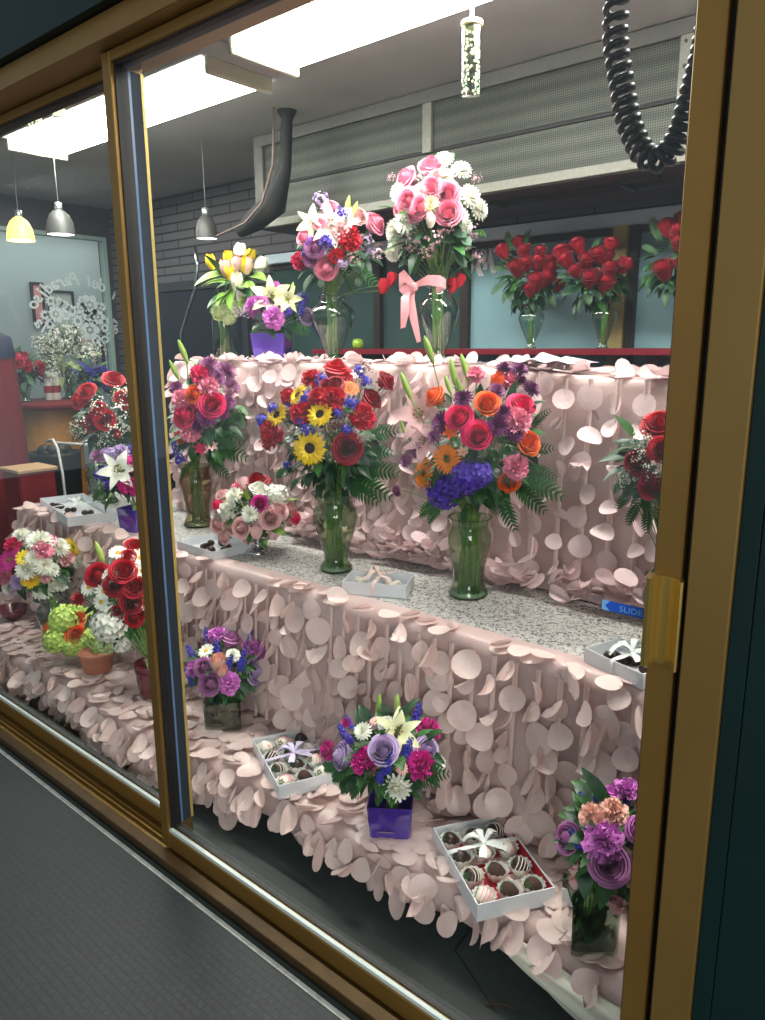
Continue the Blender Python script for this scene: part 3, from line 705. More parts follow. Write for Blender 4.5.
def m_rose(c, n=21):
    b = MB()
    for i in range(n):
        t = i / (n - 1); sp = 1.75 - .55 * t; rm = .07 + .70 * t ** 1.05; r0 = .04 + .25 * t; zt = .60 - .50 * t ** 1.7 + RND.uniform(-.03, .03); cu = .75 * max(0, t - .3) ** 1.2
        cup_sheet(b, i * 2.30 + RND.uniform(-.2, .2), sp, lambda v: r0 + (rm - r0) * min(1, v * 1.5) ** .6 + cu * max(0, v - .62) * 1.25 - .05 * (1 - t) * max(0, v - .6),
                  lambda v: -.75 + (zt + .75) * min(1, v * 1.12) - cu * max(0, v - .74) ** 1.1 * 2.0, nu=7, nv=8, tipc=.12)
    b.lathe([(.05, -.85), (.3, -.75), (.36, -.55), (.3, -.4)], 10, 1)
    for k in range(5): petal(b, RZ(k * 1.257) @ T(.28, 0, -.6), .5, .12, -.2, -.9, 0, 3, 'point', 1)
    return b, [pm(c), LEAF]
def m_hrose(c, n=16):
    b = MB()
    for i in range(n):
        t = i / (n - 1); rm = .12 + .46 * t ** .8; zt = .85 - .30 * t; cu = .5 * max(0, t - .5); cl_ = max(0, 1 - t * 1.6)
        cup_sheet(b, i * 2.399 + RND.uniform(-.3, .3), 1.8 - .8 * t, lambda v: .08 + .12 * t + rm * math.sin(v * PI * (.62 + .16 * cl_)) ** .8 + cu * max(0, v - .7) * 1.8,
                  lambda v: -.85 + (zt + .85) * math.sin(v * PI / 2) - cu * max(0, v - .8) * 1.6, nu=6, nv=6, tipc=.26)
    b.lathe([(.04, -1), (.24, -.9), (.28, -.65)], 8, 1)
    for k in range(5): petal(b, RZ(k * 1.257) @ T(.22, 0, -.8), .6, .13, .3, -1.6, 0, 4, 'point', 1)
    return b, [pm(c), LEAF]
def m_bud(c):
    b = MB()
    for i in range(9):
        t = i / 8; r1 = .12 + .34 * t
        cup_sheet(b, i * 2.399, 1.7 - .6 * t, lambda v: .1 + 1.25 * r1 * math.sin(PI * (.12 + .58 * v)) + .35 * t * max(0, v - .7), lambda v: -.8 + 1.55 * v - .15 * t, nu=5, nv=5)
    b.lathe([(.04, -.95), (.22, -.85), (.26, -.6)], 8, 1)
    for k in range(4): petal(b, RZ(k * 1.57) @ T(.2, 0, -.8), .55, .13, 1.1, -.6, 0, 3, 'point', 1)
    return b, [pm(c), LEAF]
def m_carn(c, n=64):
    b = MB()
    for i in range(n):
        t = (i + .5) / n; th = math.acos(1 - 1.15 * t); az = i * 2.399
        M = RZ(az) @ T(0, 0, -.25) @ RY(-(PI / 2 - th))
        petal(b, M, 1.0 * RND.uniform(.82, 1.06), .24, 0, RND.uniform(-.6, .6), 0, 4, 'fan', 0, ruf=.15)
    b.lathe([(.06, -.95), (.2, -.8), (.22, -.3)], 8, 1)
    return b, [pm(c), LEAF]
def m_rays(c, layers, cr, cm, ch=.12, cmi=1, petal_shape='strap', W=.1, cup=.3, n=4):
    b = MB()
    for (k, L_, el, bend, r0, z0, w_) in layers:
        off = RND.random()
        for i in range(k):
            petal(b, RZ(2 * PI * (i + off + RND.uniform(-.12, .12)) / k) @ T(r0, 0, z0) , L_ * RND.uniform(.92, 1.05), w_, el + RND.uniform(-.08, .08), bend, cup, n, petal_shape)
    if cr: b.lathe([(cr, -.06), (cr, .02), (cr * .8, ch * .8), (cr * .4, ch), (.001, ch * .85)], 16, 1)
    b.lathe([(.04, -.4), (.12, -.3), (.26, -.12), (.3, -.03)], 8, 2)
    return b, [pm(c), cm, LEAF]
def m_sun(c):
    return m_rays('yellow', [(16, .70, .10, -.25, .30, 0, .15), (15, .64, .32, -.5, .30, .03, .14), (12, .40, .7, -.5, .28, .05, .10)], .33, BROWNC, .12, petal_shape='point')
def m_gerb(c):
    return m_rays(c, [(22, .68, .08, -.2, .32, 0, .075), (20, .6, .22, -.35, .3, .03, .07), (16, .3, .6, -.5, .22, .05, .05)], .24, mat('gerbera centre', (120, 96, 30) if 'orange' in c else (90, 60, 30), .8, var=.3, vscale=300), .09)
def m_daisy(c):
    return m_rays(c, [(13, .72, .12, -.25, .26, 0, .13), (12, .66, .35, -.4, .22, .03, .12)], .27, YEL if c == 'white' else mat('green eye', (150, 170, 60), .7), .14)
def m_mum(c):
    lay = [(16, .78, -.05, .1, .2, -.1, .10), (16, .76, .25, .15, .18, -.04, .10), (15, .70, .55, .3, .14, 0, .095), (12, .60, .85, .35, .1, .04, .09), (9, .48, 1.15, .3, .05, .08, .08), (5, .36, 1.4, .2, .02, .1, .07)]
    return m_rays(c, lay, .14, pm('cream') if c in ('white', 'cream') else pm(c), .3)
def m_lily(c):
    b = MB()
    for k in range(6):
        petal(b, RZ(k * PI / 3) @ T(.05, 0, -.45), 1.35, .33 if k % 2 else .25, .95, -1.5, .25, 7, 'point')
    for k in range(6):
        a = k * PI / 3 + .4; b.tube([(.03 * math.cos(a), .03 * math.sin(a), -.35), (.16 * math.cos(a), .16 * math.sin(a), .25)], .012, 4, 1)
        b.ball((.17 * math.cos(a), .17 * math.sin(a), .27), .045, 6, 2, (1, 1, 1.6))
    b.tube([(0, 0, -.4), (0, 0, .4)], [.03, .02], 5, 1)
    return b, [pm(c), LEAFL, mat('rust stamen', (150, 90, 40), .8)]
def m_lbud(c):
    b = MB(); b.lathe([(.02, -1), (.12, -.85), (.2, -.4), (.23, 0), (.19, .5), (.1, .85), (.02, 1)], 9, 0, ripple=.08, rn=3)
    return b, [pm(c)]
def m_tulip(c):
    b = MB()
    for i in range(6):
        k = 1.0 - .07 * (i < 3)
        cup_sheet(b, i * PI / 3 * (1 if i % 2 else 1) + (PI / 3 if i < 3 else 0), 1.0, lambda v: k * (.16 + .42 * math.sin(PI * (.05 + .80 * v)) ** .8), lambda v: -.8 + 1.7 * v, nu=6, nv=6, tipc=.28)
    return b, [pm(c)]
def floret(b, M, r, k=4, mi=0):
    for i in range(k): petal(b, M @ RZ(2 * PI * i / k), r, r * .42, .35, -.4, .1, 2, 'round', mi)
def m_hyd(c, n=62):
    b = MB()
    for i in range(n):
        t = (i + .5) / n; th = math.acos(1 - 1.5 * t); az = i * 2.399; d = V((math.sin(th) * math.cos(az), math.sin(th) * math.sin(az), math.cos(th)))
        floret(b, frame_M(d * RND.uniform(.78, .92), d + V((RND.uniform(-.3, .3), RND.uniform(-.3, .3), 0)), 1, RND.random() * 6), .25)
    b.ball((0, 0, -.05), .72, 12, 1)
    return b, [pm(c), pm(c)]
def m_spike(c, n=34):
    b = MB()
    for i in range(n):
        t = i / n; a = i * 2.399; r = .34 * (1 - .6 * t); d = V((math.cos(a), math.sin(a), .4))
        floret(b, frame_M(V((r * d.x, r * d.y, -.9 + 1.9 * t)), d, 1, a), .24 * (1 - .4 * t), 4)
    b.tube([(0, 0, -1), (0, 0, 1)], .04, 5, 1)
    return b, [pm(c), LEAF]
def m_clust(c, n=42, fr=.13, ctr=None):
    b = MB()
    for i in range(n):
        d = V((RND.gauss(0, 1), RND.gauss(0, 1), RND.gauss(.4, 1))).normalized(); p_ = d * RND.uniform(.45, 1)
        floret(b, frame_M(p_, d, 1, RND.random() * 6), fr, 5)
        b.ball(p_ + d * .02, fr * .3, 5, 1)
        if i % 2 == 0: b.tube([(0, 0, -.8), p_ * .4, p_], .012, 3, 2, cap=False)
    return b, [pm(c), ctr or YEL, LEAFG]
def m_gyp(c): return m_clust('white', 70, .085, mat('tiny white bud', (246, 246, 238), .6))
def m_wax(c): return m_clust(c, 34, .15, mat('wine waxflower eye', (130, 40, 70), .6))
def m_alst(c):
    b = MB()
    for k in range(6): petal(b, RZ(k * PI / 3) @ T(.04, 0, -.4), 1.05, .26, 1.15, -.9, .3, 5, 'oval')
    for k in range(5): b.tube([(0, 0, -.3), (.1 * math.cos(k * 1.25), .1 * math.sin(k * 1.25), .35)], .014, 4, 1)
    return b, [pm(c), YEL]
KIND = dict(hrose=('rose', m_hrose), rose=('rose', m_rose), bud=('rose_bud', m_bud), carn=('carnation', m_carn), sun=('sunflower', m_sun), gerb=('gerbera', m_gerb), daisy=('daisy', m_daisy),
            mum=('chrysanthemum', m_mum), lily=('lily', m_lily), lbud=('lily_bud', m_lbud), tulip=('tulip', m_tulip), hyd=('hydrangea', m_hyd), spike=('larkspur', m_spike),
            stat=('statice', lambda c: m_clust(c, 60, .21, pm(c))), wax=('waxflower', m_wax), gyp=('babys_breath', m_gyp), alst=('alstroemeria', m_alst))
UPRIGHT = {'lbud', 'tulip', 'spike', 'bud', 'hrose'}
SC = dict(hrose=1.02, rose=1.12, bud=1.15, lbud=1.0, tulip=1.0, lily=1.0, spike=1.0, carn=1.14, mum=1.0)
CACHE = {}
SUBN = dict(rose={1: 'calyx'}, hrose={1: 'calyx'}, carn={1: 'calyx'}, sun={1: 'seed_disc', 2: 'calyx'}, gerb={1: 'flower_centre', 2: 'calyx'}, daisy={1: 'flower_centre', 2: 'calyx'}, mum={1: 'flower_centre', 2: 'calyx'},
            lily={1: 'pistil', 2: 'stamens'}, bud={1: 'calyx'}, alst={1: 'stamens'})
def pick(b, mi):
    o = MB(); idx = {}
    for f, m in zip(b.f, b.m):
        if m == mi:
            for i in f:
                if i not in idx: idx[i] = len(idx); o.v.append(b.v[i])
            o.f.append(tuple(idx[i] for i in f)); o.m.append(0)
    return o
def flower_mesh(k, c, split=False):
    """the flower's mesh; with split, its centre and calyx as meshes of their own"""
    key = (k, c, RND.randint(0, 1) if k in ('rose', 'carn', 'mum') else 0, split)
    if key not in CACHE:
        b, ms = KIND[k][1](c)
        if split: CACHE[key] = [(KIND[k][0], pick(b, 0).mesh(KIND[k][0], ms[0]))] + [(n_, pick(b, i).mesh(n_, ms[i])) for i, n_ in SUBN[k].items()]
        else: CACHE[key] = b.mesh(KIND[k][0], ms)
    return CACHE[key]
def put_flower(k, c, e, M, big):
    if big and k in SUBN:
        parts = flower_mesh(k, c, True); o = link(parts[0][0], parts[0][1], e, M)
        for n_, me in parts[1:]: link(n_, me, o)
        return o
    return link(KIND[k][0], flower_mesh(k, c), e, M)

# leaves
def leaf(b, M, L_, W, mi=0, droop=-.6): petal(b, M, L_, W, RND.uniform(-.1, .3), droop, .25, 5, 'point', mi)
def round_leaf(b, M, L_, mi=0): petal(b, M, L_, L_ * .42, .2, -.3, .15, 4, 'round', mi)
def frond(b, M, L_, mi=0, n=11):
    pts = []
    for i in range(n + 1):
        s = i / n; pts.append(V((L_ * s, 0, L_ * (.10 * math.sin(s * 2.6) - .16 * s * s))))
    b.tube([M @ p_ for p_ in pts], [L_ * .012 * (1 - .7 * i / n) for i in range(n + 1)], 4, mi, cap=False)
    for i in range(1, n + 1):
        s = i / n; ll_ = L_ * .27 * math.sin(PI * (.12 + .80 * (1 - s))) ** .8
        for sd in (-1, 1):
            petal(b, M @ T(*pts[i]) @ RZ(sd * .85), ll_, ll_ * .15, .08, -.5, .1, 3, 'point', mi)

def in_ell(px, py, C, Rx, Ry, Rz, k=.86):
    d = ray(px, py); o = CAM - C
    A = (d.x / Rx) ** 2 + (d.y / Ry) ** 2 + (d.z / Rz) ** 2; B = 2 * (o.x * d.x / Rx ** 2 + o.y * d.y / Ry ** 2 + o.z * d.z / Rz ** 2)
    Cc = (o.x / Rx) ** 2 + (o.y / Ry) ** 2 + (o.z / Rz) ** 2 - k * k; D = B * B - 4 * A * Cc
    t = (-B - math.sqrt(D)) / (2 * A) if D > 0 else -B / (2 * A)
    p_ = CAM + d * t; nn = V(((p_.x - C.x) / Rx ** 2, (p_.y - C.y) / Ry ** 2, (p_.z - C.z) / Rz ** 2)).normalized()
    return p_, nn
def arrange(base, vase, flowers, C, R, neck, label, group=None, nleaf=46, lsize=.055, ferns=(), lmats=(0, 1), name='flower_arrangement', cat='flower arrangement', seed=1, round_=0, skirt=.2, stems_in=12, wneck=.02, kk=.86, core=1.0):
    """base world point of the vase foot; vase(e) builds it; neck height; C,R ellipsoid of the bouquet"""
    global RND
    keep = RND; RND = random.Random(seed)
    base = V(base); e = empty(name, base, label=label, cat=cat, group=group or 'flower arrangements on the display')
    vase(e)
    C = V(C); nk = base + V((0, 0, neck)); sm_ = MB()
    for row in flowers:
        k, c = row[0].split(':'); px, py, rp = row[1:4]
        p_, nn = in_ell(px, py, C, *R, k=kk); r = rp * depth(p_) / FPX
        vd = (CAM - p_).normalized()
        if k in UPRIGHT: z = (V((nn.x * .6, nn.y * (.8 if k == 'hrose' else .35), 1.0)) + V((RND.uniform(-.2, .2), RND.uniform(-.1, .1), 0))).normalized()
        elif k == 'lily': z = (nn * .3 + vd * .9 + V((RND.uniform(-.1, .1), 0, .1))).normalized()
        else: z = (nn * .75 + vd * .45 + V((RND.uniform(-.25, .25), RND.uniform(-.2, .2), RND.uniform(.05, .45)))).normalized()
        if len(row) > 4: z = V(row[4]).normalized()
        M = frame_M(p_ - base, z, r * SC.get(k, 1), RND.random() * 6.28)
        put_flower(k, c, e, M, rp >= 11)
        s0 = p_ - base - z * r * .7; mid = s0 * .45 + (nk - base) * .55 + V((0, 0, .01))
        sm_.tube([s0, mid, nk - base + V((RND.uniform(-wneck, wneck), RND.uniform(-wneck, wneck), 0)) * .6], .0018, 4, 0, cap=False)
    for i in range(stems_in):
        a = RND.random() * 6.28; r0 = wneck * RND.uniform(.3, 1) ; a2 = a + RND.uniform(-.9, .9); r1 = wneck * RND.uniform(.3, 1.1)
        sm_.tube([(r0 * math.cos(a), r0 * math.sin(a), neck * 1.05), (r1 * .8 * math.cos(a2), r1 * .8 * math.sin(a2), neck * .5), (r1 * math.cos(a2), r1 * math.sin(a2), .012)], .003, 5)
    sm_.build('stems', STEM, e)
    lb = MB()
    for i in range(nleaf):
        d = V((RND.gauss(0, 1), RND.gauss(0, 1), RND.gauss(-skirt, .8))).normalized(); k = RND.uniform(.45, .88) * core
        if d.y < .1 and d.z > -.45: k = min(k, RND.uniform(.45, .76))
        p_ = C - base + V((d.x * R[0], d.y * R[1], d.z * R[2])) * k
        M = axis_M(p_, d + V((RND.uniform(-.6, .6), RND.uniform(-.6, .6), RND.uniform(-.6, .4))), V((RND.uniform(-.4, .4), -.5, 1)))
        mi = RND.choice(lmats)
        if round_ and RND.random() < round_: round_leaf(lb, M, lsize * .7 * RND.uniform(.7, 1.1), 2)
        else: leaf(lb, M, lsize * RND.uniform(.7, 1.3), lsize * .24 * RND.uniform(.8, 1.3), mi)
    if nleaf: lb.build('leaves', [LEAF, LEAFD, LEAFG, LEAFL], e)['kind'] = 'stuff'
    for (x0, y0, x1, y1) in ferns:
        p0, _ = in_ell(x0, y0, C, *R, k=.55); Y = p0.y - .02; p1 = at(x1, y1, 1, Y)
        fb_ = MB(); frond(fb_, axis_M(p0 - base, p1 - p0, V((0, -1, .4))), (p1 - p0).length * 1.05)
        fb_.build('fern_frond', FERN, e)
    RND = keep
    return e

# vases
def glass_vase(prof, gm=None, n=28, water=None, ripple=0, rn=0):
    def f(e):
        g = gm or VGLASS
        o = MB().lathe(prof, n, 0, ripple=ripple, rn=rn, capb=True).build('vase', g, e)
        th = prof[0][0]
        MB().lathe([(0, .004), (th * .9, .004), (th * .96, .012), (0, .014)], n).build('vase_foot', mat('thick glass foot', (150, 170, 158), .08, spec=.8), e)
        rt, zt = prof[-1]
        MB().lathe([(rt - .001, zt - .001), (rt + .0016, zt), (rt + .0012, zt + .002), (rt - .0012, zt + .0015), (rt - .001, zt - .001)], n).build('vase_rim', g, e)
    return f
def urn(H, Rm, gm=None, n=28):
    P = [(.42, 0), (.46, .02), (.40, .05), (.30, .09), (.34, .16), (.55, .32), (.80, .5), (.97, .66), (1.0, .74), (.93, .82), (.66, .91), (.52, .95), (.56, 1.0), (.66, 1.04)]
    return glass_vase([(a * Rm, b * H) for a, b in P], gm, n)
def gathering(H, Rm, gm=None):                      # wide shoulders, waist, flared foot
    P = [(.80, 0), (.86, .015), (.88, .05), (.74, .11), (.66, .2), (.70, .35), (.82, .52), (.93, .68), (.95, .78), (.84, .86), (.78, .90), (.86, .96), (.94, 1.0)]
    return glass_vase([(a * Rm, b * H) for a, b in P], gm, 30)
def flared(H, Rm, gm=None):                         # footed vase swelling to a shoulder, then flared lip
    P = [(.66, 0), (.74, .02), (.70, .07), (.50, .15), (.52, .24), (.70, .42), (.88, .6), (.98, .76), (.94, .86), (.74, .94), (.80, 1.0), (1.02, 1.08)]
    return glass_vase([(a * Rm, b * H) for a, b in P], gm, 30)
def cube_vase(w_, H, m_, taper=1.0, rot=.3, glassy=False, clear=False):
    def f(e):
        b = MB(); t = .0035; rt = w_ / 2; rb_ = rt * taper; vs = []
        for r_, z in ((rb_ - .003, 0), (rb_, .004), (rt, H), (rt - t, H), (rb_ - t, .012)):
            for a in range(4):
                for s_ in (-1, 1):
                    th = a * PI / 2 + PI / 4; c_ = V((math.cos(th), math.sin(th), 0)) * r_ * 1.414; sd = V((-math.sin(th), math.cos(th), 0)) * .004
                    q_ = c_ + sd * s_ - V((math.cos(th), math.sin(th), 0)) * .003; vs.append((q_.x * math.cos(rot) - q_.y * math.sin(rot), q_.x * math.sin(rot) + q_.y * math.cos(rot), z))
        fs = [tuple(range(7, -1, -1))] + [(k * 8 + i, k * 8 + (i + 1) % 8, k * 8 + 8 + (i + 1) % 8, k * 8 + 8 + i) for k in range(4) for i in range(8)] + [tuple(range(32, 40))]
        b.add(vs, fs); b.build('vase', m_, e, smooth=False)
        if clear:
            g = MB()
            for i in range(60):
                a = RND.random() * 6.28; rr = w_ * .30 * RND.random() ** .5
                leaf(g, axis_M((rr * math.cos(a), rr * math.sin(a), RND.uniform(.02, H * .9)), (math.cos(a + 1.3), math.sin(a + 1.3), RND.uniform(-.5, .6)), (math.cos(a), math.sin(a), .1)), w_ * .32, w_ * .12, RND.choice((0, 1)))
            g.build('vase_greens', [LEAF, LEAFD], e)
        if glassy:
            b2 = MB(); b2.v = [(x * 1.0, y * 1.0, z) for x, y, z in vs[:8]]; 
    return f
PURP = mat('purple glass cube', (104, 76, 190), .12, var=.08, vscale=8, coat=.6)
PURPD = mat('deep violet glass cube', (72, 46, 150), .08, var=.10, vscale=8, coat=.8)

# ================================================================== ARRANGEMENTS
def parse(s):
    out = []
    for tok in s.split():
        a, b_, px, py, r = tok.split(','); out.append((a + ':' + b_, float(px), float(py), float(r)))
    return out
def A(bpx, bY, bz, cpx, cpy, rx, rz, vh, vaser, flowers, label, group, **k):
    """foot of the vase at column bpx on the shelf (y bY, height bz); bouquet centre and half sizes from the photograph; vh vase height, vaser(px width)"""
    p_ = at(bpx, 500, 1, bY); base = V((p_.x, bY, bz)); dd = depth(base); u = dd / FPX
    c = at(cpx, cpy, 1, bY); C = V((c.x, bY, c.z)); R = (rx * u, rx * u * .9, rz * u)
    return arrange(base, vaser(u, vh), parse(flowers), C, R, k.pop('neck', vh), label, group, **k)
TIER3, TIER2, TIER1 = Z3 + .004, Z2 + .001, Z1 + .012
GT, GM_, GL, GF = 'flower arrangements on the top tier', 'flower arrangements on the speckled middle tier', 'flower arrangements on the bottom tier', 'red rose vases on the ledge'

def cyl(u, H): r = 12 * u; return glass_vase([(r * .94, 0), (r, .006), (r, H)], VGLASS, 26)
A(233, 1.3, TIER3, 236, 282, 26, 30, .195, cyl,
  'tulip,yellow,211,262,9 tulip,peach,225,268,10 tulip,white,240,253,11 tulip,yellow,228,259,9 tulip,peach,247,266,10 tulip,yellow,250,257,9 tulip,yellow,243,264,9 tulip,yellow,230,273,9 '
  'tulip,tulipw,260,266,11 tulip,tulipw,237,282,11 tulip,tulipw,241,294,11 tulip,ltpink,236,264,10 hyd,ltgreen,221,311,11 hyd,white,235,308,10 hyd,ltgreen,229,316,9 tulip,tulipw,246,298,9',
  'yellow, peach and white tulips in a clear straight glass vase', GT, nleaf=34, lsize=.12, lmats=(3, 3, 0), stems_in=26, seed=2, wneck=.028, kk=.8)
def cube(u, H): return cube_vase(34 * u, H, PURP, .86, .55)
A(278, 1.3, TIER3, 281, 314, 33, 25, .125, cube,
  'carn,lilac,254,305,11 carn,lilac,273,318,11 lily,cream,271,297,19 lily,cream,288,299,13 rose,lav,307,316,9 stat,violet,302,300,8 carn,lilac,275,289,9 stat,lav,262,293,7 wax,lav,246,312,8 spike,blue,302,308,8 lbud,green,292,291,9 stat,violet,288,312,5 carn,lilac,262,301,8',
  'cream lilies and lilac carnations in a light purple cube on the top tier', GT, nleaf=50, lsize=.05, ferns=((265, 325, 250, 335), (290, 325, 306, 332), (275, 328, 262, 338)), seed=3, wneck=.02)
def ub(k): return lambda u, H: urn(H, k * u)
A(336, 1.32, TIER3, 334, 242, 46, 46, .27, ub(22.5),
  'rose,pink,326,268,13 rose,mauve,314,247,11 rose,pink,304,237,9 carn,red,350,238,12 carn,hot,299,261,9 mum,plum,311,259,10 lily,white,331,224,20 lily,cream,312,222,15 lbud,green,347,209,13 lbud,green,354,212,11 '
  'rose,pink,376,223,12 rose,ltpink,359,216,10 rose,pink,330,207,9 rose,pink,321,222,9 stat,lav,321,200,9 stat,violet,341,213,8 stat,violet,327,243,9 stat,violet,309,243,6 wax,lav,366,243,11 wax,ltpink,353,258,9 carn,red,336,256,8 '
  'stat,lav,342,262,8 carn,ltpink,341,230,9 stat,violet,306,252,6 lily,white,345,222,13 wax,lav,372,256,9 bud,red,384,285,8 bud,red,392,278,7',
  'mixed pink roses, white lilies and one red carnation in a clear urn vase', GT, nleaf=95, lsize=.07, round_=.4, skirt=.7, seed=4, wneck=.03, stems_in=22,
  ferns=((350, 262, 372, 282), (320, 270, 303, 288), (345, 270, 352, 292)))
tall = A(437, 1.28, TIER3, 436, 216, 50, 58, .275, ub(20),
  'rose,pink,431,166,14 rose,pink,406,178,13 rose,pink,432,186,12 rose,pink,448,193,13 rose,pink,408,201,14 rose,pink,421,207,13 rose,pink,448,212,15 rose,pink,400,209,9 rose,pink,415,216,9 '
  'mum,white,443,160,11 mum,white,461,170,12 mum,white,445,176,10 mum,white,399,192,11 mum,white,470,196,13 mum,white,479,209,12 mum,white,406,221,14 mum,white,394,231,13 mum,white,396,243,12 mum,white,392,254,9 '
  'mum,cream,431,204,10 mum,white,461,216,9 tulip,tulipw,431,220,9 mum,white,466,226,8 wax,wax,420,177,10 wax,wax,476,179,7 wax,wax,392,178,6 wax,wax,414,242,11 wax,wax,433,240,11 wax,wax,446,227,9 wax,wax,471,231,10 wax,wax,479,257,8 '
  'wax,wax,380,252,9 wax,wax,465,245,7 mum,white,420,190,8 wax,wax,425,254,8 bud,red,453,284,8 bud,red,460,279,7 rose,ltpink,437,176,8',
  'tall pink roses with white chrysanthemums and a pink ribbon bow on a clear vase', GT, nleaf=120, lsize=.085, round_=.5, skirt=.8, seed=5, wneck=.03, stems_in=22, ferns=())
# pink bow on that vase
PK = mat('pink satin ribbon', (240, 164, 170), .3, sheen=.3)
def ribbon(mb, pts, wd, wid=V((0, 0, 1)), mi=0):
    rows = []
    for i, p_ in enumerate(pts):
        p_ = V(p_); ww = wd[i] if isinstance(wd, (list, tuple)) else wd; wv = wid[i] if isinstance(wid, list) else wid; wv = V(wv).normalized()
        rows.append([p_ - wv * ww, p_ + V((0, -.0012, 0)), p_ + wv * ww])
    mb.grid(rows, mi)
bw = MB(); tb0 = V(tall.location); 
def tl(px, py, dy=-.0): return at(px, py, 1, 1.20 + dy) - tb0
ribbon(bw, [tl(415, 285), tl(404, 276, -.03), tl(399, 282, -.04), tl(404, 290, -.02), tl(415, 287)], [.008, .024, .03, .022, .008])
ribbon(bw, [tl(415, 285), tl(428, 280, -.02), tl(440, 281, -.015), tl(446, 284, 0), tl(436, 290, .02)], [.008, .018, .02, .018, .012])
ribbon(bw, [tl(413, 287), tl(405, 296, -.03), tl(405, 312, -.04), tl(403, 328, -.03)], [.008, .02, .022, .012], V((1, 0, .2)))
ribbon(bw, [tl(414, 288), tl(410, 300, -.02), tl(414, 320, -.03), tl(419, 342, -.02)], [.008, .022, .018, .010], V((1, 0, .3)))
bw.ball(tl(414, 287, -.012), .017, 10, 0, (1.1, .8, 1))
bw.build('ribbon_bow', PK, tall)
def ledge_base(px): return px
for bpx, cpx, cpy, rx, rz, ur, fl, lab, sd, fer in (
    (525, 528, 275, 34, 36, 13, 'hrose,lred,503,252,10 hrose,lred,519,243,9 hrose,lred,524,252,10 hrose,lred,540,253,9 hrose,lred,517,269,12 hrose,lred,526,264,10 hrose,lred,551,261,9 hrose,lred,538,263,11 hrose,lred,536,283,13 hrose,lred,546,279,12 hrose,lred,548,270,11 hrose,lred,559,286,8 hrose,dred,530,290,10', 'red roses in an urn vase, leftmost of the three on the ledge', 31, ((515, 255, 507, 234), (522, 255, 528, 232), (510, 280, 492, 292), (510, 270, 494, 268), (535, 295, 545, 308))),
    (594, 592, 275, 36, 36, 13, 'hrose,lred,578,246,11 hrose,lred,610,246,11 hrose,lred,562,254,12 hrose,lred,567,262,12 hrose,lred,587,261,11 hrose,lred,599,256,12 hrose,lred,608,257,8 hrose,lred,624,266,11 hrose,lred,609,270,12 hrose,lred,590,279,13 hrose,lred,605,284,13 hrose,dred,576,272,10', 'red roses in an urn vase in front of the gold window post', 32, ((580, 290, 562, 294), (600, 295, 620, 300), (590, 258, 598, 240), (575, 275, 558, 276), (600, 298, 598, 310))),
    (689, 680, 258, 36, 38, 13, 'hrose,lred,667,228,12 hrose,lred,678,234,13 hrose,lred,682,219,10 hrose,lred,664,271,14 hrose,lred,680,244,13 hrose,lred,700,236,10 hrose,lred,698,262,13 hrose,dred,684,266,12', 'red roses with ferns partly hidden by the right door frame, on the ledge', 33, ((662, 245, 652, 220), (660, 255, 644, 246), (660, 270, 645, 268), (665, 285, 655, 292), (675, 290, 680, 305)))):
    A(bpx, YL + .1, 1.483, cpx, cpy, rx, rz, .20, ub(ur), fl, lab, GF, nleaf=90, lsize=.07, skirt=.7, seed=sd, ferns=fer, wneck=.012, neck=.2, stems_in=16)
# green apple on the ledge
ap = MB(); ap.lathe([(.001, .006), (.018, .0), (.03, .012), (.034, .032), (.028, .052), (.012, .058), (.001, .052)], 18)
pa = at(358, 345, 1, YL + .04)
e = empty('apple', (pa.x, YL + .04, 1.482), label='small green apple on the dark red ledge', cat='apple'); ap.build('apple_body', mat('green apple skin', (150, 184, 60), .3, var=.15, vscale=30), e)
MB().tube([(0, 0, .05), (.002, 0, .064)], .0015, 5).build('apple_stem', mat('brown twig', (80, 56, 36), .8), e)

# ---- middle tier
BRG = glass('amber tinted vase glass', (214, 206, 178), (100, 78, 52), 2.4)
A(197, .86, TIER2, 205, 405, 38, 54, .275, lambda u, H: gathering(H, 17 * u, BRG),
  'rose,hot,213,404,14 rose,hot,185,415,14 carn,pink,208,385,10 carn,pink,190,431,11 carn,pink,182,399,10 rose,orange,194,394,10 rose,orange,180,435,9 mum,plum,209,366,12 mum,plum,226,371,12 mum,plum,231,387,11 mum,plum,228,402,9 '
  'mum,dpurple,207,417,12 carn,hot,200,374,10 lbud,bud,183,352,13 lbud,bud,174,370,11 alst,hot,201,448,9 spike,blue,177,452,12 mum,plum,217,378,9 alst,ltpink,212,445,8 mum,dpurple,223,413,8 mum,plum,176,388,8 mum,dpurple,197,425,8 lily,ltpink,229,394,9',
  'hot pink roses and purple chrysanthemums in a tall vase beside the gold door edge', GM_, nleaf=120, lsize=.075, skirt=.8, seed=6, wneck=.03, stems_in=20,
  ferns=((215, 435, 238, 440), (215, 445, 240, 456), (210, 455, 225, 475), (195, 460, 180, 478), (220, 425, 236, 412)))
SILV = mat('polished silver', (196, 196, 198), .12, 1)
def compote(u, H):
    k = 23 * u
    def f(e):
        MB().lathe([(k * .60, 0), (k * .62, .003), (k * .50, .012), (k * .18, .022), (k * .12, H * .42), (k * .3, H * .52), (k * .8, H * .72), (k * 1.0, H), (k * .96, H), (k * .7, H * .76), (.001, H * .6)], 32, capb=True).build('pedestal_bowl', SILV, e)
    return f
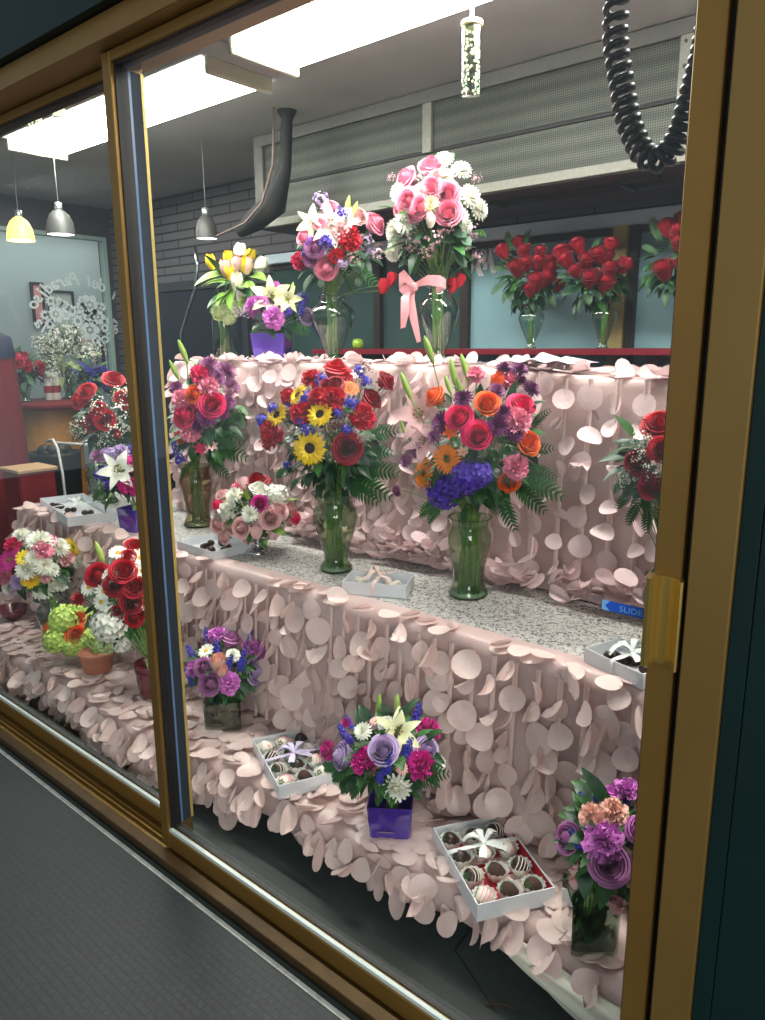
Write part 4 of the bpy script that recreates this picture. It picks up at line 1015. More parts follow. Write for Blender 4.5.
A(256, .74, TIER2, 256, 512, 38, 30, .085, compote,
  'rose,dred,257,481,13 rose,white,259,488,10 hyd,white,277,496,13 rose,magenta,260,503,9 rose,hot,219,505,10 bud,ltpink,244,484,9 mum,white,234,495,10 carn,white,227,510,10 mum,white,250,514,10 rose,ltpink,271,518,12 rose,ltpink,279,510,11 rose,ltpink,241,528,11 '
  'rose,ltpink,230,526,10 rose,ltpink,218,524,10 bud,ltpink,256,530,9 rose,ltpink,223,537,8 bud,ltpink,275,531,9 carn,dusty,291,514,9 carn,dusty,286,504,8 rose,hot,296,518,7 carn,pink,239,488,8 rose,ltpink,222,494,7 mum,white,216,515,8 rose,ltpink,247,539,7',
  'low round arrangement of pale pink and white roses in a silver pedestal bowl', GM_, nleaf=90, lsize=.055, lmats=(0, 0, 3), skirt=.2, seed=7, core=1.02, stems_in=3, neck=.08)
A(335, .76, TIER2, 333, 432, 54, 64, .265, lambda u, H: flared(H, 23 * u, GGLASS),
  'rose,red,337,369,15 rose,dred,372,398,12 rose,dred,387,381,11 rose,dred,348,448,16 rose,red,318,396,12 rose,dred,335,384,10 carn,red,312,378,11 carn,red,301,413,12 carn,red,332,398,13 carn,red,363,416,13 carn,red,271,437,13 gerb,orange,350,388,10 carn,red,288,396,9 '
  'sun,yellow,310,448,19 sun,yellow,320,414,15 sun,yellow,298,395,13 sun,yellow,277,415,14 stat,blue,273,409,7 stat,blue,262,421,8 stat,blue,306,398,8 stat,blue,308,429,8 stat,blue,300,423,7 stat,blue,351,403,9 stat,blue,365,382,8 stat,blue,359,371,7 stat,blue,346,429,7 '
  'stat,blue,287,464,5 stat,blue,322,381,8 wax,burg,338,424,12 wax,wax,360,434,10 wax,burg,366,368,9 wax,wax,384,393,9 stat,blue,290,403,6 wax,burg,288,415,7 carn,red,268,428,9 stat,blue,338,413,6 carn,red,345,378,8 rose,dred,327,385,8',
  'sunflowers with red roses and blue statice in a tall green-stemmed glass vase', GM_, nleaf=260, lsize=.062, lmats=(1, 1, 0), skirt=.7, seed=8, wneck=.036, stems_in=40, core=1.04,
  ferns=((360, 455, 386, 452), (360, 468, 392, 472), (350, 475, 384, 494), (345, 478, 372, 500), (305, 475, 290, 488), (365, 440, 392, 430), (300, 470, 276, 474)))
A(470, .83, TIER2, 478, 438, 62, 70, .262, lambda u, H: gathering(H, 23 * u, GGLASS),
  'lbud,bud,429,350,15 lbud,bud,453,372,15 lbud,bud,465,368,15 lbud,bud,460,389,12 lbud,bud,406,386,15 lbud,bud,448,385,11 rose,orange,434,396,12 rose,orange,487,403,14 rose,orange,529,442,14 rose,orange,510,482,12 bud,orange,497,382,9 rose,hot,459,417,15 rose,hot,478,435,16 rose,hot,522,405,15 '
  'carn,pink,517,421,14 carn,pink,516,467,13 carn,pink,510,380,11 carn,pink,476,374,9 mum,dpurple,504,368,10 mum,dpurple,520,370,10 mum,dpurple,531,389,11 mum,plum,497,391,10 mum,dpurple,463,399,11 mum,dpurple,443,422,13 mum,dpurple,515,434,10 mum,dpurple,497,427,12 mum,plum,406,461,8 mum,plum,415,450,9 '
  'mum,plum,397,491,7 lily,ltpink,420,414,27 lily,ltpink,424,441,20 alst,orange,452,432,12 gerb,dorange,424,473,17 gerb,dorange,447,459,16 hyd,violet,444,492,19 hyd,violet,467,477,19 hyd,violet,479,474,15 mum,dpurple,502,413,10 alst,peach,463,452,8 lbud,bud,403,428,8 mum,plum,434,437,8 mum,dpurple,521,380,8 bud,orange,500,375,6 alst,ltpink,414,452,8 hyd,violet,455,486,14',
  'large mixed bouquet with violet hydrangea, orange gerberas and hot pink roses', GM_, nleaf=250, lsize=.062, lmats=(0, 1, 0, 1), skirt=.6, seed=9, wneck=.038, stems_in=44, core=.98,
  ferns=((515, 470, 556, 494), (510, 478, 540, 508), (500, 485, 512, 526), (520, 455, 548, 448), (455, 498, 420, 512), (450, 500, 428, 520), (530, 430, 546, 412), (490, 490, 494, 512), (525, 465, 552, 476), (470, 500, 462, 522)))
A(672, .80, TIER2, 668, 458, 54, 48, .2, lambda u, H: gathering(H, 22 * u, GGLASS),
  'rose,red,660,424,18 rose,dred,636,462,14 rose,red,662,448,14 rose,red,650,487,13 gyp,white,644,440,14 gyp,white,630,474,15 gyp,white,652,470,14 gyp,white,641,456,12 gyp,white,660,500,13 rose,red,684,450,14 rose,red,690,480,14 gyp,white,676,430,12 gyp,white,622,482,9 rose,hot,648,480,9',
  'red roses with baby\'s breath and ferns, cut off by the right door frame', GM_, nleaf=80, lsize=.07, skirt=.4, seed=10, ferns=((640, 485, 617, 506), (640, 480, 614, 488), (645, 495, 628, 522), (650, 500, 646, 530), (655, 505, 664, 532)), wneck=.03)
# seen through the left pane
A(104, .86, TIER2, 108, 412, 40, 44, .2, lambda u, H: gathering(H, 16 * u, GGLASS),
  'rose,red,114,379,11 rose,red,87,391,10 rose,red,79,400,10 rose,red,124,399,10 rose,red,105,419,11 rose,dred,92,423,10 rose,red,98,410,9 gyp,white,98,408,13 gyp,white,120,412,15 gyp,white,130,395,13 gyp,white,84,424,13 gyp,white,76,430,10 gyp,white,112,430,14 gyp,white,128,424,14 gyp,white,104,440,12 gyp,white,118,394,11 rose,red,142,420,10 gyp,white,140,436,12 rose,red,136,392,9 bud,red,118,434,6',
  'red roses in a cloud of white baby\'s breath behind the left glass pane', GM_, nleaf=90, lsize=.08, lmats=(1, 1, 0), skirt=.7, seed=12, wneck=.02)
A(134, .63, TIER2, 124, 474, 30, 28, .105, lambda u, H: cube_vase(25 * u, H, PURPD, .9, .2),
  'lily,white,118,470,18 carn,magenta,128,487,10 carn,magenta,136,463,10 carn,lav,120,452,9 rose,lav,106,454,9 stat,violet,133,450,7 stat,violet,102,474,9 mum,plum,98,456,9 rose,mauve,144,478,9 stat,violet,108,485,6',
  'white lily and magenta carnations in a purple cube beside the left box', GM_, nleaf=80, lsize=.055, lmats=(1, 0), seed=13, ferns=((110, 490, 92, 498), (115, 495, 104, 510)))
# ---- bottom tier
A(41, .33, TIER1, 38, 561, 38, 36, .21, lambda u, H: flared(H, 16 * u),
  'mum,white,40,541,14 mum,white,21,535,10 mum,white,59,547,12 mum,white,26,570,12 mum,white,44,566,11 mum,white,42,589,13 mum,white,60,582,11 mum,white,33,558,9 gerb,magenta,9,560,14 gerb,magenta,50,541,9 carn,pink,43,550,10 daisy,yellow,24,558,9 daisy,yellow,72,547,11 mum,yellow,30,580,10 carn,pink,3,576,9 carn,hot,12,545,8 carn,dusty,67,558,8 mum,lav,18,582,9 stat,lav,14,590,6 mum,yellow,70,552,8 mum,white,52,570,8 carn,dusty,46,577,6 mum,white,78,562,8 mum,white,8,588,8',
  'white chrysanthemums with a magenta gerbera in a glass vase, far left of the bottom tier', GL, nleaf=110, lsize=.055, seed=14, skirt=.9)
CER = mat('dark red ceramic', (96, 26, 38), .25, coat=.5); TER = mat('blush terracotta', (176, 110, 84), .6, var=.1, vscale=20)
def pot(m_, k=1):
    def g(u, H):
        def f(e):
            r = k * u
            MB().lathe([(r * .72, 0), (r * .76, .004), (r * .98, H * .8), (r * 1.02, H), (r * .95, H), (r * .9, H * .9), (.001, H * .88)], 26, capb=True).build('pot', m_, e)
        return f
    return g
A(139, .33, TIER1, 124, 590, 44, 54, .14, pot(CER, 17),
  'rose,red,97,575,13 rose,red,124,570,14 rose,red,136,586,13 rose,dred,115,585,12 rose,red,136,548,13 rose,dred,132,603,12 rose,red,136,617,11 rose,dred,116,614,8 daisy,white,118,553,10 daisy,white,140,558,11 daisy,white,142,571,10 daisy,white,89,587,10 daisy,white,104,591,10 daisy,white,144,600,11 daisy,white,110,576,9 daisy,white,101,602,9 lbud,green,100,553,13 '
  'hyd,white,110,624,20 hyd,white,122,640,14 rose,dred,152,566,11 daisy,white,152,590,10 carn,red,78,598,7 rose,red,128,556,9 hyd,ltgreen,108,642,13 wax,wax,84,600,7 rose,dred,150,614,10',
  'red roses, white daisies and white hydrangea in a dark red pot behind the left pane', GL, nleaf=240, lsize=.06, seed=15, skirt=1.3, lmats=(0, 1, 0), core=1.05)
A(82, .31, TIER1, 71, 632, 26, 22, .088, pot(TER, 17),
  'hyd,green,64,620,16 hyd,green,56,640,14 hyd,green,88,620,13 hyd,green,86,640,14 hyd,green,72,646,11 hyd,green,74,614,11 rose,orange,51,628,11 rose,orange,77,635,12 rose,orange,78,618,10 bud,orange,66,611,6 bud,orange,97,612,6',
  'small lime hydrangea posy with three orange roses in a blush pot', GL, nleaf=30, lsize=.045, seed=16, lmats=(0, 3))
CLR = glass('clear square vase glass', (222, 234, 222), (120, 146, 122), 2.6)
A(214, .38, TIER1, 222, 668, 36, 30, .105, lambda u, H: cube_vase(36 * u, H, CLR, .97, .72, clear=True),
  'rose,mauve,210,684,13 rose,mauve,231,638,11 rose,lav,255,671,13 rose,mauve,203,667,10 carn,lilac,217,635,10 carn,lilac,229,684,11 carn,lilac,259,650,10 carn,lilac,194,668,9 carn,lilac,252,646,9 bud,peach,218,662,10 bud,peach,222,671,7 spike,blue,192,655,11 spike,blue,217,649,10 spike,blue,243,657,10 spike,blue,250,637,8 spike,blue,230,661,9 spike,blue,190,677,10 '
  'daisy,white,206,651,9 spike,blue,206,634,7 mum,white,233,655,8 spike,blue,243,665,8',
  'lavender roses and lilac carnations in a clear square vase beside the ribboned box', GL, nleaf=80, lsize=.055, lmats=(0, 0, 1), seed=17, skirt=.4, stems_in=8)
A(390, .30, TIER1, 388, 752, 50, 40, .098, lambda u, H: cube_vase(44 * u, H, PURPD, .88, .62),
  'rose,lav,341,756,15 rose,lav,383,750,16 rose,lav,427,750,14 carn,magenta,363,761,13 carn,magenta,422,764,14 carn,magenta,430,729,12 carn,magenta,327,750,9 lily,cream,398,732,22 lbud,bud,379,706,13 lbud,green,397,705,12 mum,white,363,731,10 mum,white,386,724,10 mum,white,396,788,17 mum,white,439,763,9 daisy,dusty,376,721,7 daisy,dusty,402,769,7 '
  'spike,blue,344,734,12 spike,blue,417,714,13 spike,blue,388,764,13 spike,blue,408,747,13 spike,blue,380,775,10 stat,violet,350,740,6 lbud,bud,404,714,10 spike,blue,349,722,8 spike,blue,391,755,8 carn,magenta,346,722,5',
  'lavender roses, magenta carnations and a pale lily in a deep violet cube', GL, nleaf=120, lsize=.06, lmats=(1, 0), seed=18, skirt=.5,
  ferns=((360, 770, 332, 778), (365, 775, 340, 790), (370, 780, 350, 796), (410, 778, 432, 782), (415, 772, 442, 774), (385, 785, 376, 804), (352, 765, 324, 768)))
A(616, .275, TIER1, 612, 838, 50, 46, .128, lambda u, H: cube_vase(46 * u, H, CLR, .97, .70, clear=True),
  'rose,mauve,609,864,21 carn,lilac,603,839,20 carn,lilac,627,789,13 rose,lilac,613,792,11 carn,peach,614,811,13 carn,peach,592,816,12 carn,peach,600,823,10 rose,mauve,567,838,16 spike,blue,597,788,13 spike,blue,583,802,11 spike,blue,575,838,12 spike,blue,628,797,10 bud,ltpink,578,869,11 bud,ltpink,574,882,7 rose,lilac,640,830,14 rose,mauve,646,860,15 carn,peach,632,878,10 bud,dusty,616,905,10',
  'mauve roses, magenta and peach carnations in a clear square vase at the bottom right', GL, nleaf=90, lsize=.065, lmats=(0, 0, 1), seed=19, skirt=.4, ferns=((590, 860, 566, 858), (620, 880, 634, 900)))

# ================================================================== GIFT BOXES AND CHOCOLATES
BOXM = mat('silvery white card', (222, 226, 230), .45, .1, var=.05, vscale=12, sheen=.2)
REDL = mat('red card lining', (186, 24, 40), .6)
CUPM = mat('frosted paper cup', (226, 232, 224), .6)
CHO = mat('dark chocolate', (48, 28, 22), .35, var=.3, vscale=120)
WCH = mat('white chocolate', (238, 226, 212), .4); PCH = mat('pink chocolate', (240, 168, 176), .4); BERRY = mat('strawberry red', (200, 30, 40), .35, var=.2, vscale=200)
CHOL = mat('nut crumb chocolate', (66, 42, 32), .8, var=.5, vscale=300, bump=1, bscale=300)
def gift_box(z, fr_, rt_, lf_, H, label, ribbon_m, lining=BOXM, group='silvery gift boxes', bow=True, ribx=.42, lid=False):
    """front, right and left bottom corners from the photograph, squared up"""
    f0, r0, l0 = at(*fr_, 2, z), at(*rt_, 2, z), at(*lf_, 2, z)
    ux = (r0 - f0); L1 = ux.length; ux.normalize(); uy = V((-ux.y, ux.x, 0)); L2 = (l0 - f0).dot(uy)
    if L2 < 0: uy = -uy; L2 = -L2
    # average the two measured directions
    d2 = (l0 - f0); L2 = d2.length; a1_ = math.atan2(ux.y, ux.x); da = (math.atan2(d2.y, d2.x) - PI / 2 - a1_ + PI) % (2 * PI) - PI; ang = a1_ + da / 2
    ux = V((math.cos(ang), math.sin(ang), 0)); uy = V((-ux.y, ux.x, 0)); ctr = f0 + ux * L1 / 2 + uy * L2 / 2
    e = empty('gift_box', (ctr.x, ctr.y, z), ang, label=label, cat='box', group=group)
    hx, hy = L1 / 2, L2 / 2; t = .0025; b = MB()
    b.box((-hx, -hy, 0), (hx, hy, .003)); b.box((-hx, -hy, .003), (-hx + t, hy, H)); b.box((hx - t, -hy, .003), (hx, hy, H)); b.box((-hx + t, -hy, .003), (hx - t, -hy + t, H)); b.box((-hx + t, hy - t, .003), (hx - t, hy, H))
    b.build('tray', BOXM, e, smooth=False)
    g = MB(); g.box((-hx + t, -hy + t, .003), (hx - t, hy - t, .006))
    g.add([(hx - t - .0004, -hy + t, .006), (hx - t - .0004, hy - t, .006), (hx - t - .0004, hy - t, H - .004), (hx - t - .0004, -hy + t, H - .004)], [(3, 2, 1, 0)])
    g.build('lining', lining, e, smooth=False)
    if ribbon_m:
        r = MB(); yr = -hy + L2 * ribx; wz = .0075
        r.grid([[(x, yr - wz + .004 * math.sin(x * 60), zz), (x, yr + .002, zz + .002), (x, yr + wz, zz)] for x, zz in [(-hx - .0015, .0), (-hx - .0015, H * .5), (-hx - .001, H + .001), (-hx * .6, H + .003), (0, H + .006), (hx * .6, H + .003), (hx + .001, H + .001), (hx + .0015, H * .5), (hx + .0015, 0)]])
        if bow:
            for sx, sy, L_, zr in ((-1, .55, .055, .022), (1, .5, .055, .024), (-.5, -1, .05, .006), (.9, -.55, .06, .004), (1, -.2, .05, .012), (-.1, 1, .05, .02)):
                d = V((sx, sy, 0)).normalized(); pd = V((-d.y, d.x, 0)); loop = zr > .015
                pts = [V((0, yr, H + .008)) + d * L_ * s + V((0, 0, zr * math.sin(PI * s) * (1 if loop else .5) - (0 if loop else .006 * s))) for s in (0, .25, .5, .75, 1)]
                rows = [[p_ - pd * wz * (.3 + min(1, 2 * k / 4)), p_ + V((0, 0, .002)), p_ + pd * wz * (.3 + min(1, 2 * k / 4))] for k, p_ in enumerate(pts)]
                r.grid(rows)
                if loop:
                    pts = [p_ * 1 for p_ in reversed(pts)]; rows = [[p_ - pd * wz * .8 + V((0, 0, -.006)), p_ + V((0, 0, -.008 - .004 * math.sin(k))), p_ + pd * wz * .8 + V((0, 0, -.006))] for k, p_ in enumerate(pts)]
                    r.grid(rows)
            r.ball((0, yr, H + .009), .007, 8, 0, (1.2, 1, .8))
        r.build('ribbon', ribbon_m, e)
    return e, hx, hy, ctr, ang
def choc(p_, rz, kind, label, s=1.0, group=''):
    e = empty('chocolate_strawberry', p_, rz, label=label, cat='chocolate strawberry', group=group)
    c = MB(); n = 36
    c.lathe([(.014 * s, 0), (.016 * s, .001), (.0235 * s, .022 * s), (.0255 * s, .026 * s)], n, ripple=.10, rn=12); c.lathe([(.0, .0008), (.014 * s, .0008)], n)
    c.build('paper_cup', CUPM, e)
    prof = [(.001, -.022), (.010, -.018), (.0165, -.004), (.0175, .006), (.014, .015), (.006, .019), (.001, .0195)]
    M = T(0, 0, .019 * s) @ RY(-1.1) @ Matrix.Scale(s, 4)
    b0 = MB().lathe(prof, 18); b = MB(); mi = dict(dark=0, stripe=0, white=1, pink=1, nut=2, half=0)[kind]
    b.merge(b0, M, 0); b.build('berry', {0: CHO, 1: WCH, 2: CHOL}[mi], e)
    if kind in ('stripe', 'half', 'white'):
        d = MB()
        for k in range(4):
            z = -.012 + .0075 * k; rr = [.0150, .0172, .0182, .0158][k] + .0006
            d.tube([M @ V((rr * math.cos(a), rr * math.sin(a), z + .002 * math.sin(a))) for a in [2 * PI * j / 16 for j in range(17)]], .0011 * s, 5)
        d.build('icing_drizzle', WCH if kind != 'white' else PCH, e)
    if kind == 'pink':
        d = MB()
        for k in range(26):
            v = V((RND.gauss(0, 1), RND.gauss(0, 1), RND.gauss(.2, 1))).normalized(); d.ball(M @ V((v.x * .0165, v.y * .0165, v.z * .017)), .003 * s, 5)
        d.build('pink_sprinkles', PCH, e)
    lf_ = MB()
    for k in range(5): petal(lf_, M @ T(0, 0, .019) @ RZ(k * 1.257), .010, .003, .1, -.6, 0, 3, 'point')
    lf_.build('berry_leaves', LEAF, e)
    return e
zb = TIER1 - .004
RIBW = mat('sheer white ribbon', (232, 236, 232), .4, sheen=.3); RIBL = mat('lilac satin ribbon', (206, 192, 222), .35, sheen=.3); RIBP = mat('pale peach ribbon', (238, 214, 204), .4)
bx, hx, hy, ctr, ang = gift_box(zb, (477, 922), (553, 902), (436, 842), .046, 'open silvery box of chocolate strawberries with a white bow, front of the bottom tier', RIBW, REDL, ribx=.64)
bx['name_of_kind'] = 'box'; del bx['name_of_kind']
def spots(hx, hy, nx, ny, ctr, ang, z):
    for j in range(ny):
        for i in range(nx):
            lx, ly = -hx + hx * 2 * (i + .5) / nx, -hy + hy * 2 * (j + .5) / ny
            yield i, j, V((ctr.x + lx * math.cos(ang) - ly * math.sin(ang), ctr.y + lx * math.sin(ang) + ly * math.cos(ang), z))
rowsn = ['front row', 'second row', 'third row', 'back row']; coln = ['left', 'middle', 'right']
kinds = [['white', 'nut', 'nut'], ['stripe', 'nut', 'half'], ['dark', 'pink', 'pink'], ['dark', 'dark', 'stripe']]
desc = dict(white='white chocolate strawberry', nut='crumb coated dark chocolate strawberry', stripe='dark chocolate strawberry with white stripes', half='dark chocolate strawberry with icing rings', dark='plain dark chocolate strawberry', pink='white chocolate strawberry with pink sprinkles')
for i, j, p_ in spots(hx - .004, hy - .004, 3, 4, ctr, ang, zb + .0065):
    k = kinds[j][i]; choc(p_, ang + RND.uniform(-.8, .8), k, '%s in the white-bowed box, %s, %s' % (desc[k], rowsn[j], coln[i]), min(1.15, (hx - .004) / 3 / .0258), 'strawberries in the white-bowed box')
bx, hx, hy, ctr, ang = gift_box(zb, (279, 800), (340, 787), (247, 753), .046, 'silvery box of chocolate strawberries tied with a lilac ribbon', RIBL, ribx=.5)
kinds = [['white', 'nut'], ['stripe', 'dark'], ['half', 'pink'], ['pink', 'white']]; coln = ['left', 'right']
for i, j, p_ in spots(hx - .003, hy - .003, 3, 4, ctr, ang, zb + .0065):
    k = ['white', 'nut', 'pink', 'stripe', 'dark', 'white', 'half', 'stripe', 'pink', 'pink', 'white', 'dark'][j * 3 + i]
    choc(p_, ang + RND.uniform(-.8, .8), k, '%s in the lilac-ribboned box, %s, %s' % (desc[k], rowsn[j], ['left', 'middle', 'right'][i]), min(1.15, (hx - .003) / 3 / .0258), 'strawberries in the lilac-ribboned box')
def simple_fill(e, hx, hy, H):
    g = MB()
    for k in range(10):
        g.ball((RND.uniform(-hx * .75, hx * .75), RND.uniform(-hy * .75, hy * .75), .018), .016, 8, 0, (1, 1, .8))
    return g
for z, a_, b_, c_, H, lab, rm, rx_ in ((Z2 + .001, (406, 599), (414, 586), (342, 594), .044, 'pale box with a peach ribbon between the two tall vases, middle tier', RIBP, .5),
                                (Z2 + .001, (213, 561), (250, 551), (180, 549), .036, 'pale box behind the silver bowl of roses, middle tier', None, .5),
                                (Z2 + .001, (68, 527), (115, 520), (47, 506), .045, 'silvery box with a small bow behind the left pane, middle tier', RIBW, .5),
                                (Z2 + .001, (642, 690), (674, 675), (589, 661), .040, 'silvery box with a white ribbon beside the brass door handle', RIBW, .5)):
    bx, hx, hy, ctr, ang = gift_box(z, a_, b_, c_, H, lab, rm, ribx=rx_)
    simple_fill(bx, hx, hy, H).build('truffles', WCH if rm is RIBP else CHO, bx)['kind'] = 'stuff'

# ================================================================== COILED CORD
cc_ = []
YC = .34
ctrl = [at(*q_, 1, YC) for q_ in ((620, -60), (616, 10), (616, 45), (622, 85), (630, 125), (645, 155), (662, 158), (680, 135), (692, 95), (702, 60), (712, 10))]
def cr_pt(P, t):
    n = len(P) - 1; s = min(t * n, n - 1e-6); i = int(s); f = s - i
    p0, p1, p2, p3 = P[max(0, i - 1)], P[i], P[i + 1], P[min(n, i + 2)]
    return .5 * ((2 * p1) + (p2 - p0) * f + (2 * p0 - 5 * p1 + 4 * p2 - p3) * f * f + (3 * p1 - 3 * p2 + p3 - p0) * f ** 3)
NS = 400; path = [cr_pt(ctrl, i / NS) for i in range(NS + 1)]
clen = [0]
for i in range(NS): clen.append(clen[-1] + (path[i + 1] - path[i]).length)
turns = 34; pts = []; nt_ = turns * 12
def ph(s):                                      # looser turns at the top, tighter at the bottom of the loop
    return s ** 1.15
j = 0
for k in range(nt_ + 1):
    a = k / nt_; s = (a ** .78) * clen[-1]
    while j < NS - 1 and clen[j + 1] < s: j += 1
    f = (s - clen[j]) / max(1e-9, clen[j + 1] - clen[j]); p_ = path[j].lerp(path[j + 1], f); tg = (path[j + 1] - path[j]).normalized()
    u1 = tg.cross(V((0, 1, 0))).normalized(); u2 = tg.cross(u1); th = k / 12 * 2 * PI
    pts.append(p_ + (u1 * math.cos(th) + u2 * math.sin(th)) * .0185)
ce = empty('coiled_cord', (path[0].x, YC, path[0].z), label='thick black coiled cord looping down from above at the top right', cat='cord')
mb = MB().tube([p_ - V(ce.location) for p_ in pts], .0066, 7); mb.build('coil', mat('glossy black cord', (22, 26, 26), .35), ce)
MB().tube([(path[0] - V(ce.location)), (0, 0, ZC - path[0].z)], .006, 6).build('straight_cord', MATS['glossy black cord'], ce)
MB().tube([path[-1] - V(ce.location), path[-1] - V(ce.location) + V((.05, 0, .2)), path[-1] - V(ce.location) + V((.1, .0, ZC - path[-1].z))], .006, 6).build('straight_cord', MATS['glossy black cord'], ce)

# twig on the case floor
pt_ = at(484, 1006, 2, .004)
tw = MB().tube([pt_, at(492, 1004, 2, .006), at(505, 1005, 2, .005), at(516, 1010, 2, .004)], .0018, 5).tube([at(492, 1004, 2, .006), at(488, 999, 2, .008)], .0014, 5)
tag(tw.build('twig', mat('brown twig', (80, 56, 36), .8)), 'small dry twig lying on the dark case floor', 'twig')

# ================================================================== SHOP BEHIND THE LEFT PANE
XS = -5.25
def wp(px, py, X=XS): return at(px, py, 0, X)
RC = mat('red cloth', (104, 3, 12), .8, sheen=0, var=.15, vscale=8)
# tall red drape at the far left edge
rd = MB(); rows = []
c0 = at(8, 450, 1, .75)
for k in range(12):
    z = .05 + k * .127; row = []
    for i in range(33):
        a = 2 * PI * i / 32; r = (.17 - .035 * k / 11) * (1 + .06 * math.sin(a * 9 + k * .2)); row.append((c0.x - .12 + r * math.cos(a), .75 + r * math.sin(a), z))
    rows.append(row)
rdk = empty('draped_stand', (c0.x - .12, .75, 0), label='tall stand draped in red cloth with a navy top at the left edge', cat='stand')
o = rd.grid(rows).build('red_drape', RC, rdk); o.matrix_parent_inverse = Matrix.Translation(-V(rdk.location))
MB().lathe([(.14, 1.44), (.145, 1.46), (.13, 1.56), (.06, 1.6), (.001, 1.605)], 24).lathe([(.16, 0), (.16, .05)], 20, capb=True, capt=True).build('navy_cap', mat('navy cloth', (28, 34, 62), .7), rdk)
# round table with a red top
tp = wp(45, 402); tz = tp.z
rt = empty('side_table', (tp.x + .05, tp.y, 0), label='round table with a red top and an ochre body behind the left pane', cat='table')
MB().lathe([(.001, tz + .012), (.33, tz + .012), (.345, tz), (.33, tz - .03), (.001, tz - .03)], 32).build('table_top', RC, rt)
MB().lathe([(.26, 0), (.26, .06), (.21, .1), (.2, tz - .03)], 28, capb=True).build('table_body', mat('ochre wood', (176, 120, 46), .5, var=.1), rt)
def clump(name, px, py, r, cols, label, fk, seed, zt=None, X=XS, lm=LEAFG, n=16, cat='flower arrangement', group='flowers in the shop behind'):
    global RND
    keep = RND; RND = random.Random(seed); c = wp(px, py, X); z0 = zt if zt is not None else tz + .012
    e = empty(name, (c.x, c.y, z0), label=label, cat=cat, group=group); h = c.z - z0
    gathering(max(.08, h * .6), .05)(e)
    for i in range(n):
        d = V((RND.gauss(0, 1), RND.gauss(0, 1), RND.gauss(.3, 1))).normalized(); p_ = V((0, 0, h)) + d * r * RND.uniform(.55, 1)
        k, cl_ = RND.choice(cols); link(KIND[k][0], flower_mesh(k, cl_), e, frame_M(p_, d + V((0, 0, .3)), r * .30, RND.random() * 6))
    lb = MB()
    for i in range(70):
        d = V((RND.gauss(0, 1), RND.gauss(0, 1), RND.gauss(0, .9))).normalized()
        leaf(lb, axis_M(V((0, 0, h)) + d * r * RND.uniform(.1, .8), d + V((0, 0, -.2)), V((.1, -.5, 1))), .09, .022, 0)
    for i in range(8):
        lb.tube([(RND.uniform(-.02, .02), RND.uniform(-.02, .02), .02), (RND.uniform(-.03, .03), RND.uniform(-.03, .03), h * .6), (RND.uniform(-.1, .1), RND.uniform(-.1, .1), h)], .004, 4)
    lb.build('leaves', lm, e)['kind'] = 'stuff'; RND = keep; return e
clump('flower_arrangement', 22, 372, .15, [('rose', 'red'), ('rose', 'hot'), ('carn', 'red')], 'dusky red roses on the red table behind the left pane', 'rose', 41)
clump('flower_arrangement', 67, 362, .26, [('gyp', 'white'), ('gyp', 'ltgreen')], 'large cloud of baby\'s breath under the mirrored window lettering', 'gyp', 42, X=-5.3, n=34, lm=mat('pale sage leaf', (150, 164, 120), .6))
clump('flower_arrangement', 92, 378, .13, [('stat', 'violet'), ('spike', 'blue')], 'violet statice bunch beside the baby\'s breath', 'stat', 43, X=-5.05, n=16)
for i, (px, lab) in enumerate(((50, 'white spray can on the red table, the left one of two'), (57, 'white spray can on the red table, the right one of two'))):
    c = wp(px, 400); e = empty('spray_can', (c.x, c.y, tz + .012), label=lab, cat='spray can', group='white spray cans')
    MB().lathe([(.03, 0), (.032, .004), (.032, .15), (.026, .165)], 20, capb=True).build('can', mat('white can', (214, 210, 204), .35), e)
    MB().lathe([(.026, .165), (.024, .19), (.012, .197), (.001, .198)], 18).build('can_cap', mat('white plastic cap', (236, 236, 232), .4), e)
    MB().lathe([(.0324, .05), (.0324, .10)], 20).build('can_band', mat('dark red print', (150, 40, 46), .5), e)
# framed posters on the corridor wall
def poster(px0, py0, px1, py1, lab, c1, c2):
    X = -7.49; p0, p1 = at(px0, py0, 0, X), at(px1, py1, 0, X); y0, y1 = sorted((p0.y, p1.y)); z0, z1 = sorted((p0.z, p1.z))
    e = empty('framed_poster', (X, (y0 + y1) / 2, z0), label=lab, cat='poster', group='posters on the corridor wall'); hy, h = (y1 - y0) / 2, z1 - z0
    MB().box((0, -hy, 0), (.03, hy, .02)).box((0, -hy, h - .02), (.03, hy, h)).box((0, -hy, .02), (.03, -hy + .02, h - .02)).box((0, hy - .02, .02), (.03, hy, h - .02)).build('poster_frame', BLACK, e, smooth=False)
    MB().box((0, -hy + .02, .02), (.012, hy - .02, h - .02)).build('poster_print', mat(lab[:20], c1, .6, var=.35, vscale=3), e, smooth=False)
poster(29, 282, 46, 326, 'pink print in a thin black frame, leftmost poster', (224, 150, 142), 0)
poster(46, 290, 77, 345, 'pale grey print in a black frame, second poster', (196, 200, 188), 0)
poster(100, 315, 121, 334, 'mauve print poster at the right of the corridor wall', (170, 120, 130), 0)
poster(100, 336, 122, 378, 'pale leaf print poster below the mauve one', (206, 212, 204), 0)
poster(78, 335, 98, 372, 'pale pink print poster in the middle of the corridor wall', (216, 190, 186), 0)
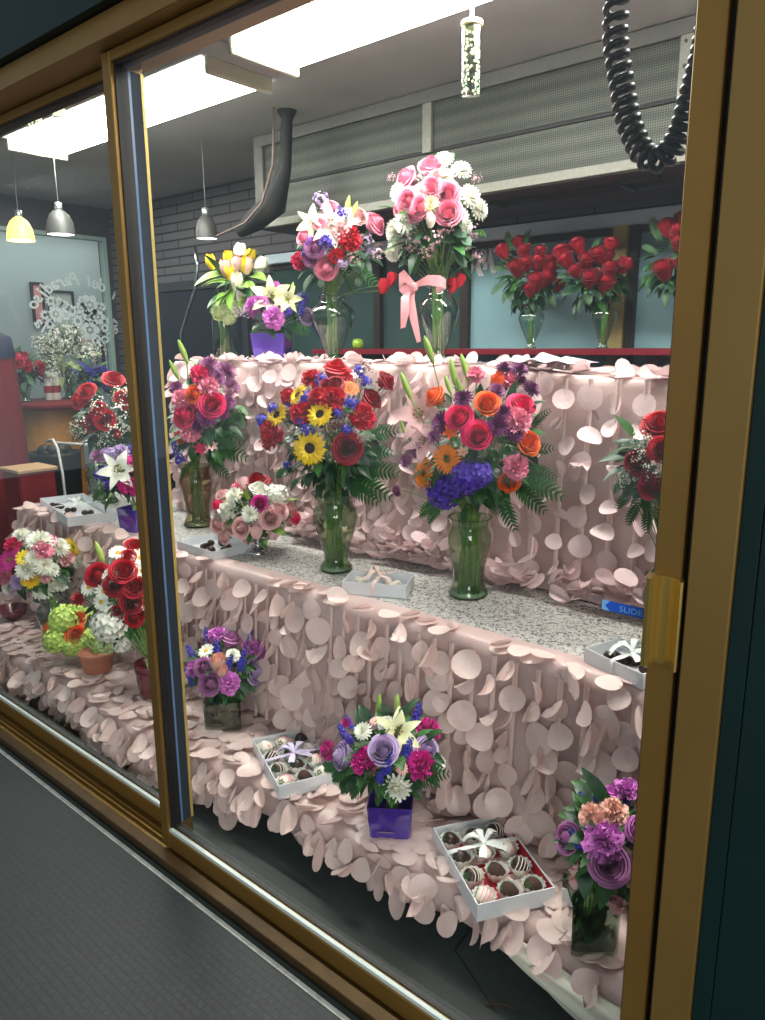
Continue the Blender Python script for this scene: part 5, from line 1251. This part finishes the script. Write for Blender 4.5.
# black bin and white bentwire stand in front of it
c = wp(56, 470, -4.75)
bn = empty('storage_bin', (c.x, c.y, 0), label='dark bin behind the left pane, below the round table', cat='bin')
MB().lathe([(.12, 0), (.13, .02), (.16, c.z + .1), (.165, c.z + .12), (.15, c.z + .12), (.14, c.z + .06), (.001, c.z + .04)], 28, capb=True).build('bin_body', mat('black plastic', (30, 34, 36), .5), bn)
bb_ = MB()
for k in range(14):
    a = k * 2.4; bb_.ball((.06 * math.cos(a), .06 * math.sin(a), c.z + .1 + .02 * (k % 3)), .05, 8, 0, (1, 1, .7))
bb_.build('bin_contents', mat('crumpled dark bag', (44, 48, 44), .5), bn)
wr = empty('wire_stand', (c.x + .42, c.y - .12, 0), label='white bent wire stand behind the silvery box at the left', cat='stand')
for k, (xo, yo) in enumerate(((-.12, 0), (.12, .1))):
    h = .95
    MB().tube([(xo - .14, yo, h - .02), (xo - .05, yo, h), (xo, yo, h - .05), (xo + .03, yo, h - .2), (xo + .05, yo, 0)], .008, 8).build('leg', mat('white enamel wire', (222, 222, 216), .35), wr)
MB().tube([(-.2, 0, .93), (.15, .1, .93)], .008, 6).build('crossbar', MATS['white enamel wire'], wr)
# red crate and wooden board under the table edge
c = wp(30, 500, -4.16)
kr = empty('storage_box', (c.x, c.y, 0), label='dark red fabric box with a wooden edge behind the left pane', cat='box')
MB().box((-.08, -.10, 0), (.13, .10, .84), bev=.01).build('box_body', mat('dark red fabric', (120, 26, 34), .7, var=.15, vscale=10), kr, smooth=False)
MB().box((-.09, -.11, .84), (.14, .11, .86), bev=.004).build('wood_lid', mat('pale wood', (186, 150, 110), .6, var=.1), kr, smooth=False)
# red cup beside the mum vase
c = at(10, 612, 1, .34)
cp = empty('bowl', (c.x - .01, .36, TIER1), label='dark red bowl at the far left of the bottom tier', cat='bowl')
MB().lathe([(.03, 0), (.034, .004), (.06, .03), (.07, .06), (.066, .06), (.05, .02), (.001, .012)], 26, capb=True).build('bowl_body', CER, cp)
# chrome swan neck by the brick wall
c = at(175, 255, 1, 2.2)
sn = empty('gooseneck_rod', (c.x, 2.2, 0), label='thin chrome gooseneck rod in front of the navy door', cat='rod')
MB().tube([(0, 0, 0), (0, 0, 1.35), (.02, 0, 1.6), (.12, 0, 1.75), (.22, 0, 1.9), (.26, 0, 2.05), (.24, 0, 2.18)], .012, 8).build('rod', mat('chrome', (200, 204, 206), .2, 1), sn)
MB().lathe([(.1, 0), (.1, .01), (.02, .02)], 20, capb=True).build('rod_base', MATS['chrome'], sn)
